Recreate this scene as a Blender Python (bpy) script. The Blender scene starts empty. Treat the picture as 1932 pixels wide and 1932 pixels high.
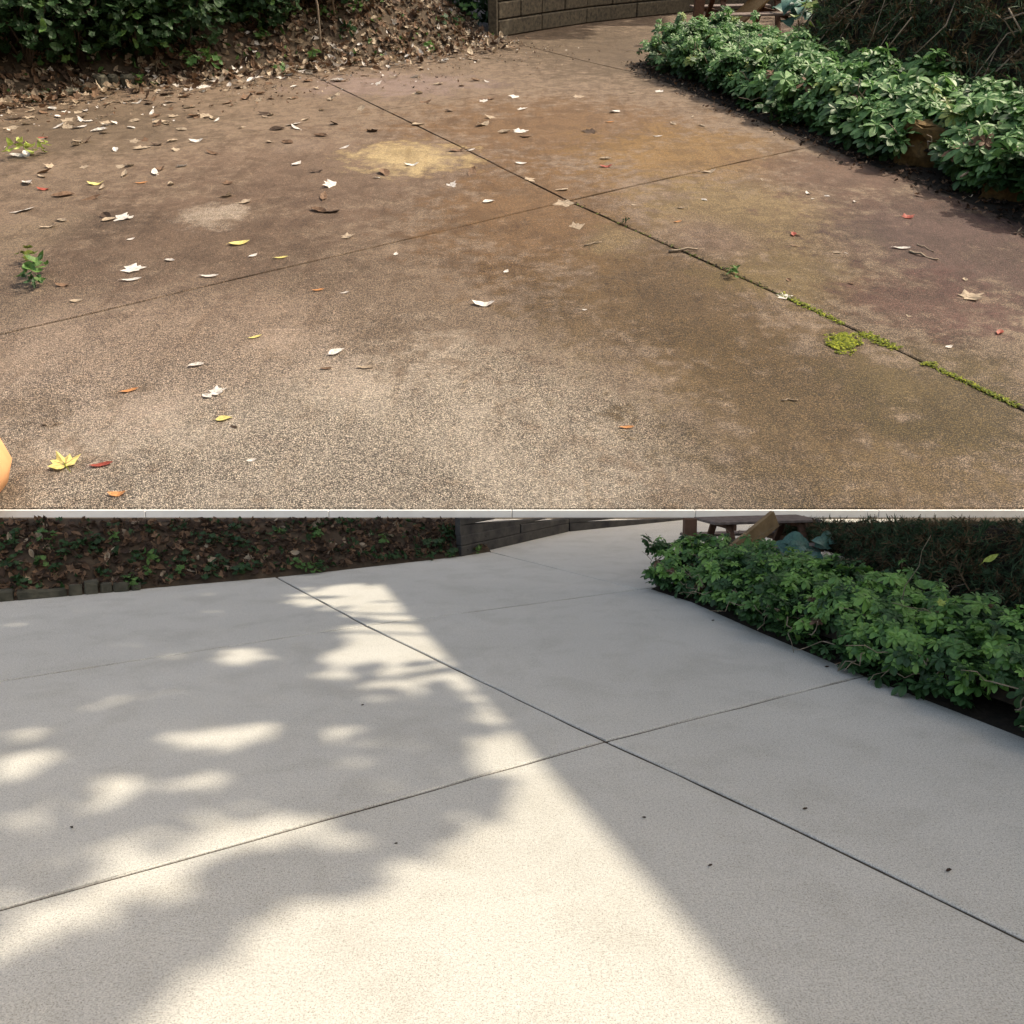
import bpy, bmesh, math, random
import numpy as np
from mathutils import Vector, Matrix, Quaternion

R_ = math.radians
rng = random.Random(7)
nrng = np.random.default_rng(7)
scene = bpy.context.scene
COL = scene.collection

# ------------------------------------------------------------------ camera, sky, sun, exposure
FPX = 1500.0                                   # focal length, measured on a 1932 px wide picture
EYE = Vector((0, 0, 1.5))
PITCH = math.atan(165 / FPX)
cam = bpy.data.cameras.new('camera')
cam.sensor_width = 36
cam.lens = 36 * FPX / 1932
cam.clip_start = 0.05
cam.clip_end = 3000
camo = bpy.data.objects.new('camera', cam)
COL.objects.link(camo)
camo.location = EYE
camo.rotation_euler = (R_(90) - PITCH, 0, 0)
scene.camera = camo

SUN_EL, SUN_AZ = R_(55), R_(100)                # azimuth clockwise from +y
SUN = Vector((math.cos(SUN_EL) * math.sin(SUN_AZ), math.cos(SUN_EL) * math.cos(SUN_AZ), math.sin(SUN_EL)))
world = bpy.data.worlds.new('World')
scene.world = world
world.use_nodes = True
wn = world.node_tree
wn.nodes.clear()
sky = wn.nodes.new('ShaderNodeTexSky')
sky.sky_type = 'NISHITA'
sky.sun_disc = False
sky.sun_elevation = SUN_EL
sky.sun_rotation = SUN_AZ
sky.dust_density = 4.0
sky.ozone_density = 1.0
bg = wn.nodes.new('ShaderNodeBackground')
bg.inputs['Strength'].default_value = 0.15
wo = wn.nodes.new('ShaderNodeOutputWorld')
wn.links.new(sky.outputs[0], bg.inputs[0])
wn.links.new(bg.outputs[0], wo.inputs[0])
sl = bpy.data.lights.new('sun', 'SUN')
sl.energy = 2.0
sl.angle = R_(0.5)
sl.color = (1.0, 0.985, 0.965)
so = bpy.data.objects.new('sun', sl)
COL.objects.link(so)
so.rotation_euler = SUN.to_track_quat('Z', 'Y').to_euler()
so.location = SUN * 60
vs = scene.view_settings
vs.view_transform = 'Standard'
vs.look = 'None'
vs.gamma = 1
vs.use_curve_mapping = False
vs.exposure = 1.33
vs.use_white_balance = True
vs.white_balance_temperature = 8000
vs.white_balance_tint = 8
scene.cycles.max_bounces = 6
scene.cycles.transparent_max_bounces = 4

# ------------------------------------------------------------------ geometry of the place
FW = Vector((0, math.cos(PITCH), -math.sin(PITCH)))
UPV = Vector((0, math.sin(PITCH), math.cos(PITCH)))


def ray(px, py):
    return FW + Vector(((px - 966) / FPX, 0, 0)) + UPV * ((966 - py) / FPX)


def low(px, py, z=0.0):
    """point of the level clean patio"""
    r = ray(px, py)
    t = (z - EYE.z) / r.z
    return EYE + r * t


def proj(p):
    d = Vector(p) - EYE
    w = d.dot(FW)
    return (966 + FPX * d.x / w, 966 - FPX * d.dot(UPV) / w, w)


VL = 215.0
HP = 13.03 * (962 + VL) / FPX


def hill(px, py):
    return EYE + ray(px, py) * (FPX * HP / (py + VL))


O = hill(966, 962)
V_ = (hill(966, 500) - O).normalized()
U_ = Vector((1, 0, 0))
W_ = U_.cross(V_).normalized()
M = Matrix(((U_.x, V_.x, W_.x, O.x), (U_.y, V_.y, W_.y, O.y), (U_.z, V_.z, W_.z, O.z), (0, 0, 0, 1)))
MI = M.inverted()
S = (EYE - O).dot(W_) / 1.5                    # size of one metre on the upper patio


def up(px, py):
    """point of the sloping upper patio in its own axes"""
    return MI @ hill(px, py)


CLIPK = (ray(966, 976).z) / (ray(966, 976).y)


def sight(y):
    return 1.5 + CLIPK * y


# ------------------------------------------------------------------ helpers
def link(o, parent=None):
    COL.objects.link(o)
    if parent is not None:
        o.parent = parent
    return o


def tag(o, label=None, cat=None, group=None, kind=None):
    if label: o['label'] = label
    if cat: o['category'] = cat
    if group: o['group'] = group
    if kind: o['kind'] = kind
    return o


def empty(name, loc=(0, 0, 0), rot=None, parent=None, mat=None):
    o = bpy.data.objects.new(name, None)
    o.empty_display_size = 0.1
    link(o, parent)
    o.location = loc
    if rot: o.rotation_euler = rot
    if mat is not None: o.matrix_world = mat
    return o


def mesh_from(name, verts, faces, mats, mi=None, smooth=False):
    me = bpy.data.meshes.new(name)
    me.from_pydata([tuple(v) for v in verts], [], faces)
    for m in (mats if isinstance(mats, (list, tuple)) else [mats]):
        me.materials.append(m)
    if mi is not None:
        me.polygons.foreach_set('material_index', mi)
    if smooth:
        me.polygons.foreach_set('use_smooth', [True] * len(me.polygons))
    me.update()
    return me


def obj(name, me, parent=None, mw=None):
    o = bpy.data.objects.new(name, me)
    link(o, parent)
    if mw is not None: o.matrix_local = mw
    return o


def bm_obj(name, bm, mats, parent=None, smooth=False):
    me = bpy.data.meshes.new(name)
    bmesh.ops.recalc_face_normals(bm, faces=bm.faces)
    bm.to_mesh(me)
    bm.free()
    for m in (mats if isinstance(mats, (list, tuple)) else [mats]):
        me.materials.append(m)
    if smooth:
        me.polygons.foreach_set('use_smooth', [True] * len(me.polygons))
    return obj(name, me, parent)


def box(bm, c, size, rot=None, bevel=0.0):
    r = bmesh.ops.create_cube(bm, size=1)
    vs_ = r['verts']
    mx = Matrix.Translation(c) @ (rot.to_4x4() if rot else Matrix()) @ Matrix.Diagonal((*size, 1))
    bmesh.ops.transform(bm, matrix=mx, verts=vs_)
    if bevel:
        es = list({e for v in vs_ for e in v.link_edges})
        bmesh.ops.bevel(bm, geom=es, offset=bevel, segments=1, affect='EDGES')


def beam(bm, a, b, w, h, bevel=0.0, upv=Vector((0, 0, 1))):
    a, b = Vector(a), Vector(b)
    x = (b - a)
    L = x.length
    x.normalize()
    y = upv.cross(x)
    if y.length < 1e-4: y = Vector((0, 1, 0)).cross(x)
    y.normalize()
    z = x.cross(y)
    rot = Matrix((x, y, z)).transposed()
    box(bm, (a + b) / 2, (L, w, h), rot, bevel)


def tube(bm, pts, rads, n=6):
    pts = [Vector(p) for p in pts]
    rings = []
    for i, p in enumerate(pts):
        d = (pts[min(i + 1, len(pts) - 1)] - pts[max(i - 1, 0)]).normalized()
        a = d.orthogonal().normalized() if i == 0 else (a - d * a.dot(d)).normalized()
        b = d.cross(a)
        rings.append([bm.verts.new(p + (a * math.cos(t) + b * math.sin(t)) * rads[i]) for t in [2 * math.pi * k / n for k in range(n)]])
    for r0, r1 in zip(rings, rings[1:]):
        for k in range(n):
            bm.faces.new((r0[k], r0[(k + 1) % n], r1[(k + 1) % n], r1[k]))
    bm.faces.new(rings[0][::-1])
    bm.faces.new(rings[-1])


def wander(a, b, n, amp):
    a, b = Vector(a), Vector(b)
    out = []
    for i in range(n + 1):
        t = i / n
        j = Vector((rng.gauss(0, 1), rng.gauss(0, 1), rng.gauss(0, 1))) * amp * math.sin(math.pi * t)
        out.append(a.lerp(b, t) + j)
    return out


def bake(name, protos, mats_list, mats, parent=None, scales=None, smooth=False):
    """joins many posed copies of small meshes: protos [(verts, faces)], mats_list [(proto index, matrix, material index)]"""
    V, F, MI_ = [], [], []
    off = 0
    for pi, mx, m in mats_list:
        v, f = protos[pi]
        a = np.array(mx)
        V.append(v @ a[:3, :3].T + a[:3, 3])
        F.extend([[i + off for i in q] for q in f])
        MI_.extend([m] * len(f))
        off += len(v)
    if not V: return None
    me = bpy.data.meshes.new(name)
    me.from_pydata(np.concatenate(V).tolist(), [], F)
    for m in mats: me.materials.append(m)
    me.polygons.foreach_set('material_index', MI_)
    if smooth: me.polygons.foreach_set('use_smooth', [True] * len(F))
    me.update()
    return obj(name, me, parent)


def pose(p, nrm, scale, spin=None, tilt=0.0):
    n = Vector(nrm).normalized()
    if tilt:
        n = (n + Vector((rng.gauss(0, tilt), rng.gauss(0, tilt), rng.gauss(0, tilt)))).normalized()
    q = n.to_track_quat('Z', 'Y')
    q = q @ Quaternion((0, 0, 1), rng.uniform(0, 6.283) if spin is None else spin)
    return Matrix.Translation(p) @ q.to_matrix().to_4x4() @ Matrix.Scale(scale, 4)


# ------------------------------------------------------------------ materials
class NT:
    def __init__(self, name):
        self.m = bpy.data.materials.new(name)
        self.m.use_nodes = True
        self.t = self.m.node_tree
        self.t.nodes.clear()
        self.out = self.n('ShaderNodeOutputMaterial')

    def n(self, typ, **kw):
        x = self.t.nodes.new(typ)
        for k, v in kw.items(): setattr(x, k, v)
        return x

    def l(self, a, b): self.t.links.new(a, b)

    def coord(self, kind='Object'):
        return self.n('ShaderNodeTexCoord').outputs[kind]

    def noise(self, co, scale, detail=3, rough=0.55, dist=0.0):
        x = self.n('ShaderNodeTexNoise')
        x.inputs['Scale'].default_value = scale
        x.inputs['Detail'].default_value = detail
        x.inputs['Roughness'].default_value = rough
        x.inputs['Distortion'].default_value = dist
        self.l(co, x.inputs['Vector'])
        return x.outputs['Fac']

    def ramp(self, fac, stops, interp='LINEAR'):
        x = self.n('ShaderNodeValToRGB')
        x.color_ramp.interpolation = interp
        e = x.color_ramp.elements
        while len(e) < len(stops): e.new(0.5)
        for i, (p, c) in enumerate(stops):
            e[i].position = p
            e[i].color = (*c, 1) if len(c) == 3 else c
        self.l(fac, x.inputs[0])
        return x.outputs[0]

    def mix(self, fac, a, b, blend='MIX'):
        x = self.n('ShaderNodeMix', data_type='RGBA', blend_type=blend)
        for s, v in ((0, fac), (6, a), (7, b)):
            if isinstance(v, (int, float)): x.inputs[s].default_value = v
            elif isinstance(v, tuple): x.inputs[s].default_value = (*v, 1)
            else: self.l(v, x.inputs[s])
        return x.outputs[2]

    def math(self, op, a, b=0.0, clamp=False):
        x = self.n('ShaderNodeMath', operation=op, use_clamp=clamp)
        for i, v in enumerate((a, b)):
            if isinstance(v, (int, float)): x.inputs[i].default_value = v
            else: self.l(v, x.inputs[i])
        return x.outputs[0]

    def rng(self, v, a, b, c=0.0, d=1.0, smooth=True):
        x = self.n('ShaderNodeMapRange', interpolation_type='SMOOTHSTEP' if smooth else 'LINEAR')
        self.l(v, x.inputs[0])
        for i, k in enumerate((a, b, c, d)): x.inputs[i + 1].default_value = k
        return x.outputs[0]

    def bump(self, h, strength, dist):
        x = self.n('ShaderNodeBump')
        x.inputs['Strength'].default_value = strength
        x.inputs['Distance'].default_value = dist
        self.l(h, x.inputs['Height'])
        return x.outputs[0]

    def finish(self, color, rough=0.8, normal=None, spec=0.3, trans=0.0, tcol=None):
        p = self.n('ShaderNodeBsdfPrincipled')
        if isinstance(color, tuple): p.inputs['Base Color'].default_value = (*color, 1)
        else: self.l(color, p.inputs['Base Color'])
        if isinstance(rough, (int, float)): p.inputs['Roughness'].default_value = rough
        else: self.l(rough, p.inputs['Roughness'])
        p.inputs['Specular IOR Level'].default_value = spec
        if normal is not None: self.l(normal, p.inputs['Normal'])
        sh = p.outputs[0]
        if trans:
            t = self.n('ShaderNodeBsdfTranslucent')
            if isinstance(color, tuple): t.inputs[0].default_value = (*color, 1)
            else: self.l(color, t.inputs[0])
            mx = self.n('ShaderNodeMixShader')
            mx.inputs[0].default_value = trans
            self.l(sh, mx.inputs[1])
            self.l(t.outputs[0], mx.inputs[2])
            sh = mx.outputs[0]
        self.l(sh, self.out.inputs[0])
        return self.m


def simple(name, c1, c2, scale=8, rough=0.85, bump=0.3, bdist=0.01, spec=0.25, trans=0.0, detail=4, kind='Object'):
    k = NT(name)
    co = k.coord(kind)
    f = k.noise(co, scale, detail, 0.6)
    col = k.ramp(f, [(0.3, c1), (0.7, c2)])
    nm = k.bump(f, bump, bdist) if bump else None
    return k.finish(col, rough, nm, spec, trans)


def leafmat(name, c1, c2, rough=0.5, trans=0.25, spec=0.4):
    """leaf colour varies from leaf to leaf (by mesh island) with a slightly mottled blade"""
    k = NT(name)
    g = k.n('ShaderNodeNewGeometry')
    isl = g.outputs['Random Per Island']
    col = k.mix(isl, c1, c2)
    f = k.noise(k.coord(), 9, 2)
    col = k.mix(k.rng(f, 0.38, 0.7, 0, 0.6), col, tuple(x * 0.5 for x in c1))
    return k.finish(col, rough, None, spec, trans)


def clean_concrete():
    k = NT('clean_concrete')
    co = k.coord()
    big = k.noise(co, 0.8, 5, 0.6)
    fine = k.noise(co, 210, 3, 0.75)
    col = k.ramp(big, [(0.25, (0.455, 0.44, 0.40)), (0.75, (0.52, 0.505, 0.465))])
    mott = k.noise(co, 38, 3, 0.6)
    col = k.mix(k.rng(mott, 0.35, 0.7, 0, 0.22), col, (0.39, 0.37, 0.32))
    grain = k.ramp(fine, [(0.30, (0.38, 0.37, 0.36)), (0.48, (1, 1, 1)), (0.72, (1.35, 1.33, 1.28))])
    col = k.mix(0.95, col, grain, 'MULTIPLY')
    med = k.noise(co, 95, 4, 0.75)
    col = k.mix(0.9, col, k.ramp(med, [(0.32, (0.70, 0.69, 0.67)), (0.5, (1, 1, 1)), (0.7, (1.14, 1.13, 1.1))]), 'MULTIPLY')
    pat = k.noise(co, 2.6, 7, 0.65, 0.4)
    col = k.mix(k.rng(pat, 0.45, 0.66, 0, 0.55), col, k.mix(1.0, col, (0.84, 0.83, 0.81), 'MULTIPLY'))
    ms = k.n('ShaderNodeMapping')
    ms.inputs['Scale'].default_value = (0.35, 2.2, 1)
    ms.inputs['Rotation'].default_value = (0, 0, -0.45)
    k.l(co, ms.inputs['Vector'])
    tro = k.noise(ms.outputs[0], 1.6, 6, 0.6)
    col = k.mix(k.rng(tro, 0.5, 0.72, 0, 0.3), col, k.mix(1.0, col, (1.10, 1.09, 1.07), 'MULTIPLY'))
    v = k.n('ShaderNodeTexVoronoi')
    v.inputs['Scale'].default_value = 130
    k.l(co, v.inputs['Vector'])
    sep = k.n('ShaderNodeSeparateColor')
    k.l(v.outputs['Color'], sep.inputs[0])
    spk = k.math('MULTIPLY', k.rng(v.outputs['Distance'], 0.30, 0.16), k.rng(sep.outputs[0], 0.84, 0.87))
    col = k.mix(k.math('MULTIPLY', spk, 0.75), col, (0.17, 0.15, 0.13))
    h = k.mix(0.5, fine, mott)
    return k.finish(col, 0.85, k.bump(h, 0.35, 0.003), 0.2)


STAINS = [  # px centre, px radii, colour, strength, rotation
    (620, 850, 800, 280, (0.42, 0.38, 0.345), 0.85, 0),
    (300, 640, 420, 150, (0.33, 0.265, 0.23), 0.7, 0),
    (380, 440, 380, 120, (0.185, 0.13, 0.10), 0.75, 0),
    (650, 320, 420, 90, (0.20, 0.14, 0.11), 0.7, 0),
    (150, 240, 300, 60, (0.16, 0.125, 0.09), 0.7, 0),
    (1000, 400, 220, 120, (0.225, 0.13, 0.055), 0.75, 0),
    (1050, 240, 330, 70, (0.21, 0.12, 0.052), 0.8, 0),
    (1150, 95, 260, 60, (0.135, 0.10, 0.065), 0.75, 0),
    (1300, 290, 230, 60, (0.29, 0.185, 0.07), 0.8, 0),
    (1420, 400, 240, 80, (0.30, 0.235, 0.12), 0.7, 0),
    (1260, 560, 300, 150, (0.18, 0.12, 0.055), 0.75, 0),
    (1520, 760, 330, 190, (0.15, 0.105, 0.055), 0.8, 0),
    (1500, 520, 210, 60, (0.24, 0.195, 0.10), 0.7, 0),
    (1800, 760, 240, 130, (0.15, 0.12, 0.068), 0.85, 0),
    (1800, 450, 270, 130, (0.125, 0.072, 0.075), 0.85, 0),
    (1600, 330, 200, 60, (0.16, 0.095, 0.075), 0.75, 0),
    (1740, 560, 180, 70, (0.17, 0.085, 0.095), 0.75, 0),
    (1345, 445, 95, 42, (0.24, 0.175, 0.175), 0.5, 0),
    (1640, 440, 100, 30, (0.12, 0.08, 0.08), 0.5, 0),
    (770, 298, 125, 32, (0.70, 0.60, 0.37), 0.72, 0),
    (415, 405, 70, 24, (0.62, 0.57, 0.53), 0.75, 0),
    (740, 160, 190, 24, (0.36, 0.29, 0.31), 0.6, 0),
    (220, 420, 90, 40, (0.10, 0.07, 0.05), 0.5, 0),
    (60, 440, 90, 50, (0.36, 0.30, 0.24), 0.55, 0),
    (1160, 455, 70, 24, (0.34, 0.28, 0.18), 0.6, 0),
    (1700, 900, 260, 60, (0.27, 0.21, 0.15), 0.5, 0),
    (560, 275, 60, 14, (0.33, 0.27, 0.24), 0.5, 0),
]


def stained_concrete():
    k = NT('stained_exposed_aggregate')
    co = k.coord()
    wob = k.noise(co, 0.55, 5, 0.62)
    wob2 = k.noise(co, 2.2, 4, 0.65)
    w = k.math('ADD', k.math('MULTIPLY', k.math('SUBTRACT', wob, 0.5), 2.1), k.math('MULTIPLY', k.math('SUBTRACT', wob2, 0.5), 1.5))
    col = k.ramp(wob2, [(0.3, (0.17, 0.13, 0.102)), (0.7, (0.25, 0.20, 0.165))])
    for cx, cy, rx, ry, c, st, rot in STAINS:
        p = up(cx, cy)
        ru = abs(up(cx + rx, cy).x - p.x)
        rv = abs(up(cx, cy - ry).y - up(cx, cy + ry).y) / 2
        mp = k.n('ShaderNodeMapping', vector_type='TEXTURE')
        mp.inputs['Location'].default_value = (p.x, p.y, 0)
        mp.inputs['Rotation'].default_value = (0, 0, rot)
        mp.inputs['Scale'].default_value = (ru, rv, 1e3)
        k.l(co, mp.inputs['Vector'])
        ln = k.n('ShaderNodeVectorMath', operation='LENGTH')
        k.l(mp.outputs[0], ln.inputs[0])
        d = k.math('ADD', ln.outputs['Value'], w)
        if cx > 1180 and cy >= 520: c = tuple(x * k_ for x, k_ in zip(c, (.74, .70, .60)))
        if cy < 600: c = tuple(x * (.74 if cy < 520 else .85) for x in c)
        col = k.mix(k.rng(d, 1.2, 0.35, 0, st), col, c)
    # dirt with harder edges: tide lines, blotches and streaks down the slope
    yy0 = k.n('ShaderNodeSeparateXYZ')
    k.l(co, yy0.inputs[0])
    farness = k.rng(yy0.outputs[1], up(966, 860).y, up(966, 430).y, 0.1, 1.0)
    bl = k.noise(co, 0.9, 9, 0.68, 0.6)
    col = k.mix(k.math('MULTIPLY', farness, k.rng(bl, 0.50, 0.56, 0, 0.42)), col, k.mix(1.0, col, (0.55, 0.50, 0.45), 'MULTIPLY'))
    edge_ = k.math('SUBTRACT', 1.0, k.math('MULTIPLY', k.math('ABSOLUTE', k.math('SUBTRACT', bl, 0.47)), 60), True)
    col = k.mix(k.math('MULTIPLY', edge_, 0.3), col, k.mix(1.0, col, (1.35, 1.3, 1.2), 'MULTIPLY'))
    ms = k.n('ShaderNodeMapping')
    ms.inputs['Scale'].default_value = (1.6, 0.22, 1)
    ms.inputs['Rotation'].default_value = (0, 0, 0.5)
    k.l(co, ms.inputs['Vector'])
    stv = k.noise(ms.outputs[0], 1.3, 7, 0.7)
    col = k.mix(k.rng(stv, 0.52, 0.66, 0, 0.5), col, k.mix(1.0, col, (0.62, 0.55, 0.48), 'MULTIPLY'))
    col = k.mix(1.0, col, (0.88, 0.855, 0.81), 'MULTIPLY')
    col = k.mix(farness, col, k.mix(1.0, col, (0.79, 0.73, 0.67), 'MULTIPLY'))
    # pebbles
    v = k.n('ShaderNodeTexVoronoi')
    v.inputs['Scale'].default_value = 50
    v.inputs['Randomness'].default_value = 1
    k.l(co, v.inputs['Vector'])
    sep = k.n('ShaderNodeSeparateColor')
    k.l(v.outputs['Color'], sep.inputs[0])
    stone = k.ramp(sep.outputs[0], [(0.0, (0.42, 0.41, 0.40)), (0.35, (0.9, 0.89, 0.87)), (0.66, (1.5, 1.48, 1.42)), (1.0, (2.6, 2.52, 2.38))])
    gap = k.rng(v.outputs['Distance'], 0.36, 0.64, 1.0, 0.2)
    expo = k.rng(k.noise(co, 0.35, 4, 0.65), 0.32, 0.6, 0.6, 1.0)
    # the aggregate lies bare where the top has worn off, mostly on the near, lower part of the slab
    yy = k.n('ShaderNodeSeparateXYZ')
    k.l(co, yy.inputs[0])
    v_near, v_far = up(966, 950).y, up(966, 250).y
    bare = k.math('MULTIPLY', expo, k.rng(yy.outputs[1], v_far, v_near + 2, 0.35, 1.0))
    base = col
    col = k.mix(bare, base, k.mix(1.0, base, stone, 'MULTIPLY'))
    col = k.mix(bare, col, k.mix(1.0, col, gap, 'MULTIPLY'))
    sp = k.noise(co, 9, 4, 0.75)
    col = k.mix(0.6, col, k.ramp(sp, [(0.3, (0.6, 0.6, 0.6)), (0.5, (1, 1, 1)), (0.72, (1.5, 1.45, 1.4))]), 'MULTIPLY')
    b1 = k.bump(k.math('MULTIPLY', k.rng(v.outputs['Distance'], 0.1, 0.7, 1, 0), bare), 0.8, 0.03)
    b2 = k.n('ShaderNodeBump')
    b2.inputs['Strength'].default_value = 0.5
    b2.inputs['Distance'].default_value = 0.03
    k.l(sp, b2.inputs['Height'])
    k.l(b1, b2.inputs['Normal'])
    return k.finish(col, 0.8, b2.outputs[0], 0.3)


MAT = {}
MAT['clean'] = clean_concrete()
MAT['stained'] = stained_concrete()
MAT['soil'] = simple('shade_darkened_soil', (0.010, 0.008, 0.006), (0.03, 0.022, 0.015), 20, 0.95, 0.6, 0.02)  # soil darkened for the shade under hedges; also fills the hedge and brush cores
MAT['earth'] = simple('earth_bank', (0.03, 0.022, 0.015), (0.075, 0.052, 0.034), 6, 0.95, 0.7, 0.05)
MAT['joint'] = simple('joint_dirt', (0.02, 0.015, 0.011), (0.075, 0.055, 0.038), 30, 0.95, 0.5, 0.005)
MAT['kerb'] = simple('white_kerb', (0.72, 0.71, 0.69), (0.82, 0.81, 0.79), 3, 0.8, 0.1, 0.005)
MAT['timber'] = simple('weathered_timber', (0.03, 0.026, 0.02), (0.11, 0.088, 0.06), 5, 0.85, 0.4, 0.02)
MAT['timber_dark'] = simple('dark_old_timber', (0.025, 0.024, 0.024), (0.075, 0.068, 0.06), 5, 0.85, 0.4, 0.02)
MAT['brown_wood'] = simple('brown_stained_wood', (0.07, 0.035, 0.022), (0.13, 0.065, 0.04), 9, 0.7, 0.3, 0.01)
MAT['tan_wood'] = simple('tan_board', (0.17, 0.105, 0.05), (0.27, 0.175, 0.09), 9, 0.75, 0.3, 0.01)
MAT['grey_wood'] = simple('grey_bench_wood', (0.10, 0.075, 0.065), (0.20, 0.155, 0.135), 12, 0.8, 0.3, 0.005)
MAT['stone'] = simple('mossy_edging_stone', (0.03, 0.03, 0.022), (0.10, 0.09, 0.065), 9, 0.9, 0.7, 0.02)
MAT['brick'] = simple('ochre_stone', (0.06, 0.038, 0.016), (0.15, 0.092, 0.034), 7, 0.9, 0.7, 0.03)
MAT['bark'] = simple('bark', (0.035, 0.026, 0.02), (0.10, 0.075, 0.055), 14, 0.95, 0.9, 0.03)
MAT['twig'] = simple('pale_twig', (0.14, 0.105, 0.075), (0.30, 0.24, 0.18), 20, 0.9, 0.3, 0.01)
MAT['orange'] = simple('orange_skin', (0.66, 0.31, 0.14), (0.82, 0.44, 0.22), 1.6, 0.6, 0.15, 0.01, 0.4)
MAT['hedge_hi'] = leafmat('fresh_whorl_leaf', (0.085, 0.20, 0.055), (0.19, 0.36, 0.14), 0.52, 0.35, 0.35)
MAT['hedge_fresh'] = leafmat('light_whorl_leaf', (0.14, 0.31, 0.06), (0.25, 0.45, 0.12), 0.45, 0.35, 0.5)
MAT['hedge_mid'] = leafmat('whorl_leaf', (0.065, 0.17, 0.04), (0.13, 0.27, 0.075), 0.48, 0.33, 0.45)
MAT['hedge_low'] = leafmat('dark_whorl_leaf', (0.025, 0.07, 0.022), (0.05, 0.12, 0.04), 0.5, 0.25, 0.35)
MAT['hedge_yel'] = leafmat('yellowing_whorl_leaf', (0.13, 0.19, 0.04), (0.24, 0.30, 0.07), 0.5, 0.25, 0.4)
MAT['wood_leaf'] = leafmat('shaded_woodland_leaf', (0.012, 0.04, 0.01), (0.034, 0.085, 0.026), 0.55, 0.2, 0.3)  # dark green holds the shade of the wood in its colour
MAT['weed'] = leafmat('weed_leaf', (0.05, 0.13, 0.03), (0.14, 0.25, 0.07), 0.55, 0.3, 0.3)
MAT['weed_yel'] = leafmat('bright_weed_leaf', (0.28, 0.36, 0.06), (0.45, 0.52, 0.16), 0.55, 0.3, 0.3)
MAT['needle'] = leafmat('dead_needle', (0.06, 0.04, 0.02), (0.16, 0.105, 0.055), 0.8, 0.1, 0.2)
MAT['needle_g'] = leafmat('dark_needle', (0.02, 0.045, 0.02), (0.06, 0.10, 0.045), 0.7, 0.1, 0.2)
MAT['hosta'] = leafmat('blue_green_leaf', (0.05, 0.13, 0.11), (0.09, 0.21, 0.16), 0.5, 0.2, 0.4)
MAT['canopy'] = leafmat('tree_leaf', (0.03, 0.07, 0.02), (0.07, 0.12, 0.04), 0.6, 0.15, 0.3)
MAT['moss'] = leafmat('moss', (0.13, 0.17, 0.02), (0.36, 0.38, 0.06), 0.9, 0.1, 0.1)
MAT['moss_d'] = leafmat('dark_moss', (0.07, 0.10, 0.025), (0.17, 0.20, 0.05), 0.9, 0.1, 0.1)
DRYFLAT = .6
DRY = {
    'white': leafmat('bleached_leaf', (0.46, 0.41, 0.36), (0.74, 0.70, 0.66), 0.7, 0.15, 0.25),
    'tan': leafmat('tan_leaf', (0.27, 0.20, 0.14), (0.48, 0.39, 0.29), 0.7, 0.2, 0.25),
    'yellow': leafmat('yellow_leaf', (0.62, 0.50, 0.14), (0.72, 0.64, 0.28), 0.6, 0.2, 0.3),
    'orange': leafmat('orange_leaf', (0.50, 0.20, 0.07), (0.60, 0.30, 0.13), 0.6, 0.2, 0.3),
    'red': leafmat('red_leaf', (0.26, 0.045, 0.03), (0.36, 0.08, 0.05), 0.55, 0.2, 0.35),
    'brown': leafmat('brown_leaf', (0.11, 0.06, 0.035), (0.22, 0.135, 0.085), 0.7, 0.15, 0.25),
    'dark': leafmat('dark_dead_leaf', (0.035, 0.022, 0.015), (0.08, 0.05, 0.035), 0.75, 0.1, 0.2),
}

# ------------------------------------------------------------------ leaf shapes (unit length 1 along x, z up)


def leaf_blade(prof, n=6, fold=0.25, curl=0.3, twist=0.0, wav=0.0, seed=0):
    r = random.Random(seed)
    V, F = [], []
    for i in range(n + 1):
        t = i / n
        x = t - 0.5
        w = prof(t)
        z0 = curl * (x * x) * 2 + r.uniform(-wav, wav)
        tw = twist * x
        for s in (-1, 0, 1):
            yy = s * w
            zz = z0 + abs(s) * w * fold + (r.uniform(-wav, wav) if s else 0)
            V.append((x, yy * math.cos(tw) - zz * math.sin(tw) * 0.5, zz * math.cos(tw) + yy * math.sin(tw)))
    for i in range(n):
        for k in (0, 1):
            a = i * 3 + k
            F.append((a, a + 3, a + 4, a + 1))
    # stalk
    b = len(V)
    V += [(-0.5, 0.012, 0.0 + curl * .5), (-0.5, -0.012, curl * .5), (-0.72, 0.0, 0.02)]
    F.append((b, b + 1, b + 2))
    return np.array(V), F


def maple(seed=0, curl=0.5):
    r = random.Random(seed)
    pts = []
    lobes = [(-2.5, .34), (-2.0, .30), (-1.3, .50), (-0.95, .34), (-0.6, .48), (-0.28, .40), (0, .60), (0.28, .40), (0.6, .48), (0.95, .34), (1.3, .50), (2.0, .30), (2.5, .34), (math.pi, .12)]
    V = [(-0.1, 0, 0)]
    for a, l in lobes:
        l *= r.uniform(.85, 1.12)
        x, y = math.cos(a) * l, math.sin(a) * l
        V.append((x - 0.1, y, curl * (x * x + y * y) * r.uniform(.3, 1.3) + r.uniform(-.02, .05)))
    n = len(lobes)
    F = [(0, i + 1, (i + 1) % n + 1) for i in range(n)]
    b = len(V)
    V += [(-0.15, 0.012, 0.02), (-0.15, -0.012, 0.02), (-0.6, 0.03, 0.0)]
    F.append((b, b + 1, b + 2))
    return np.array(V), F


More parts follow.
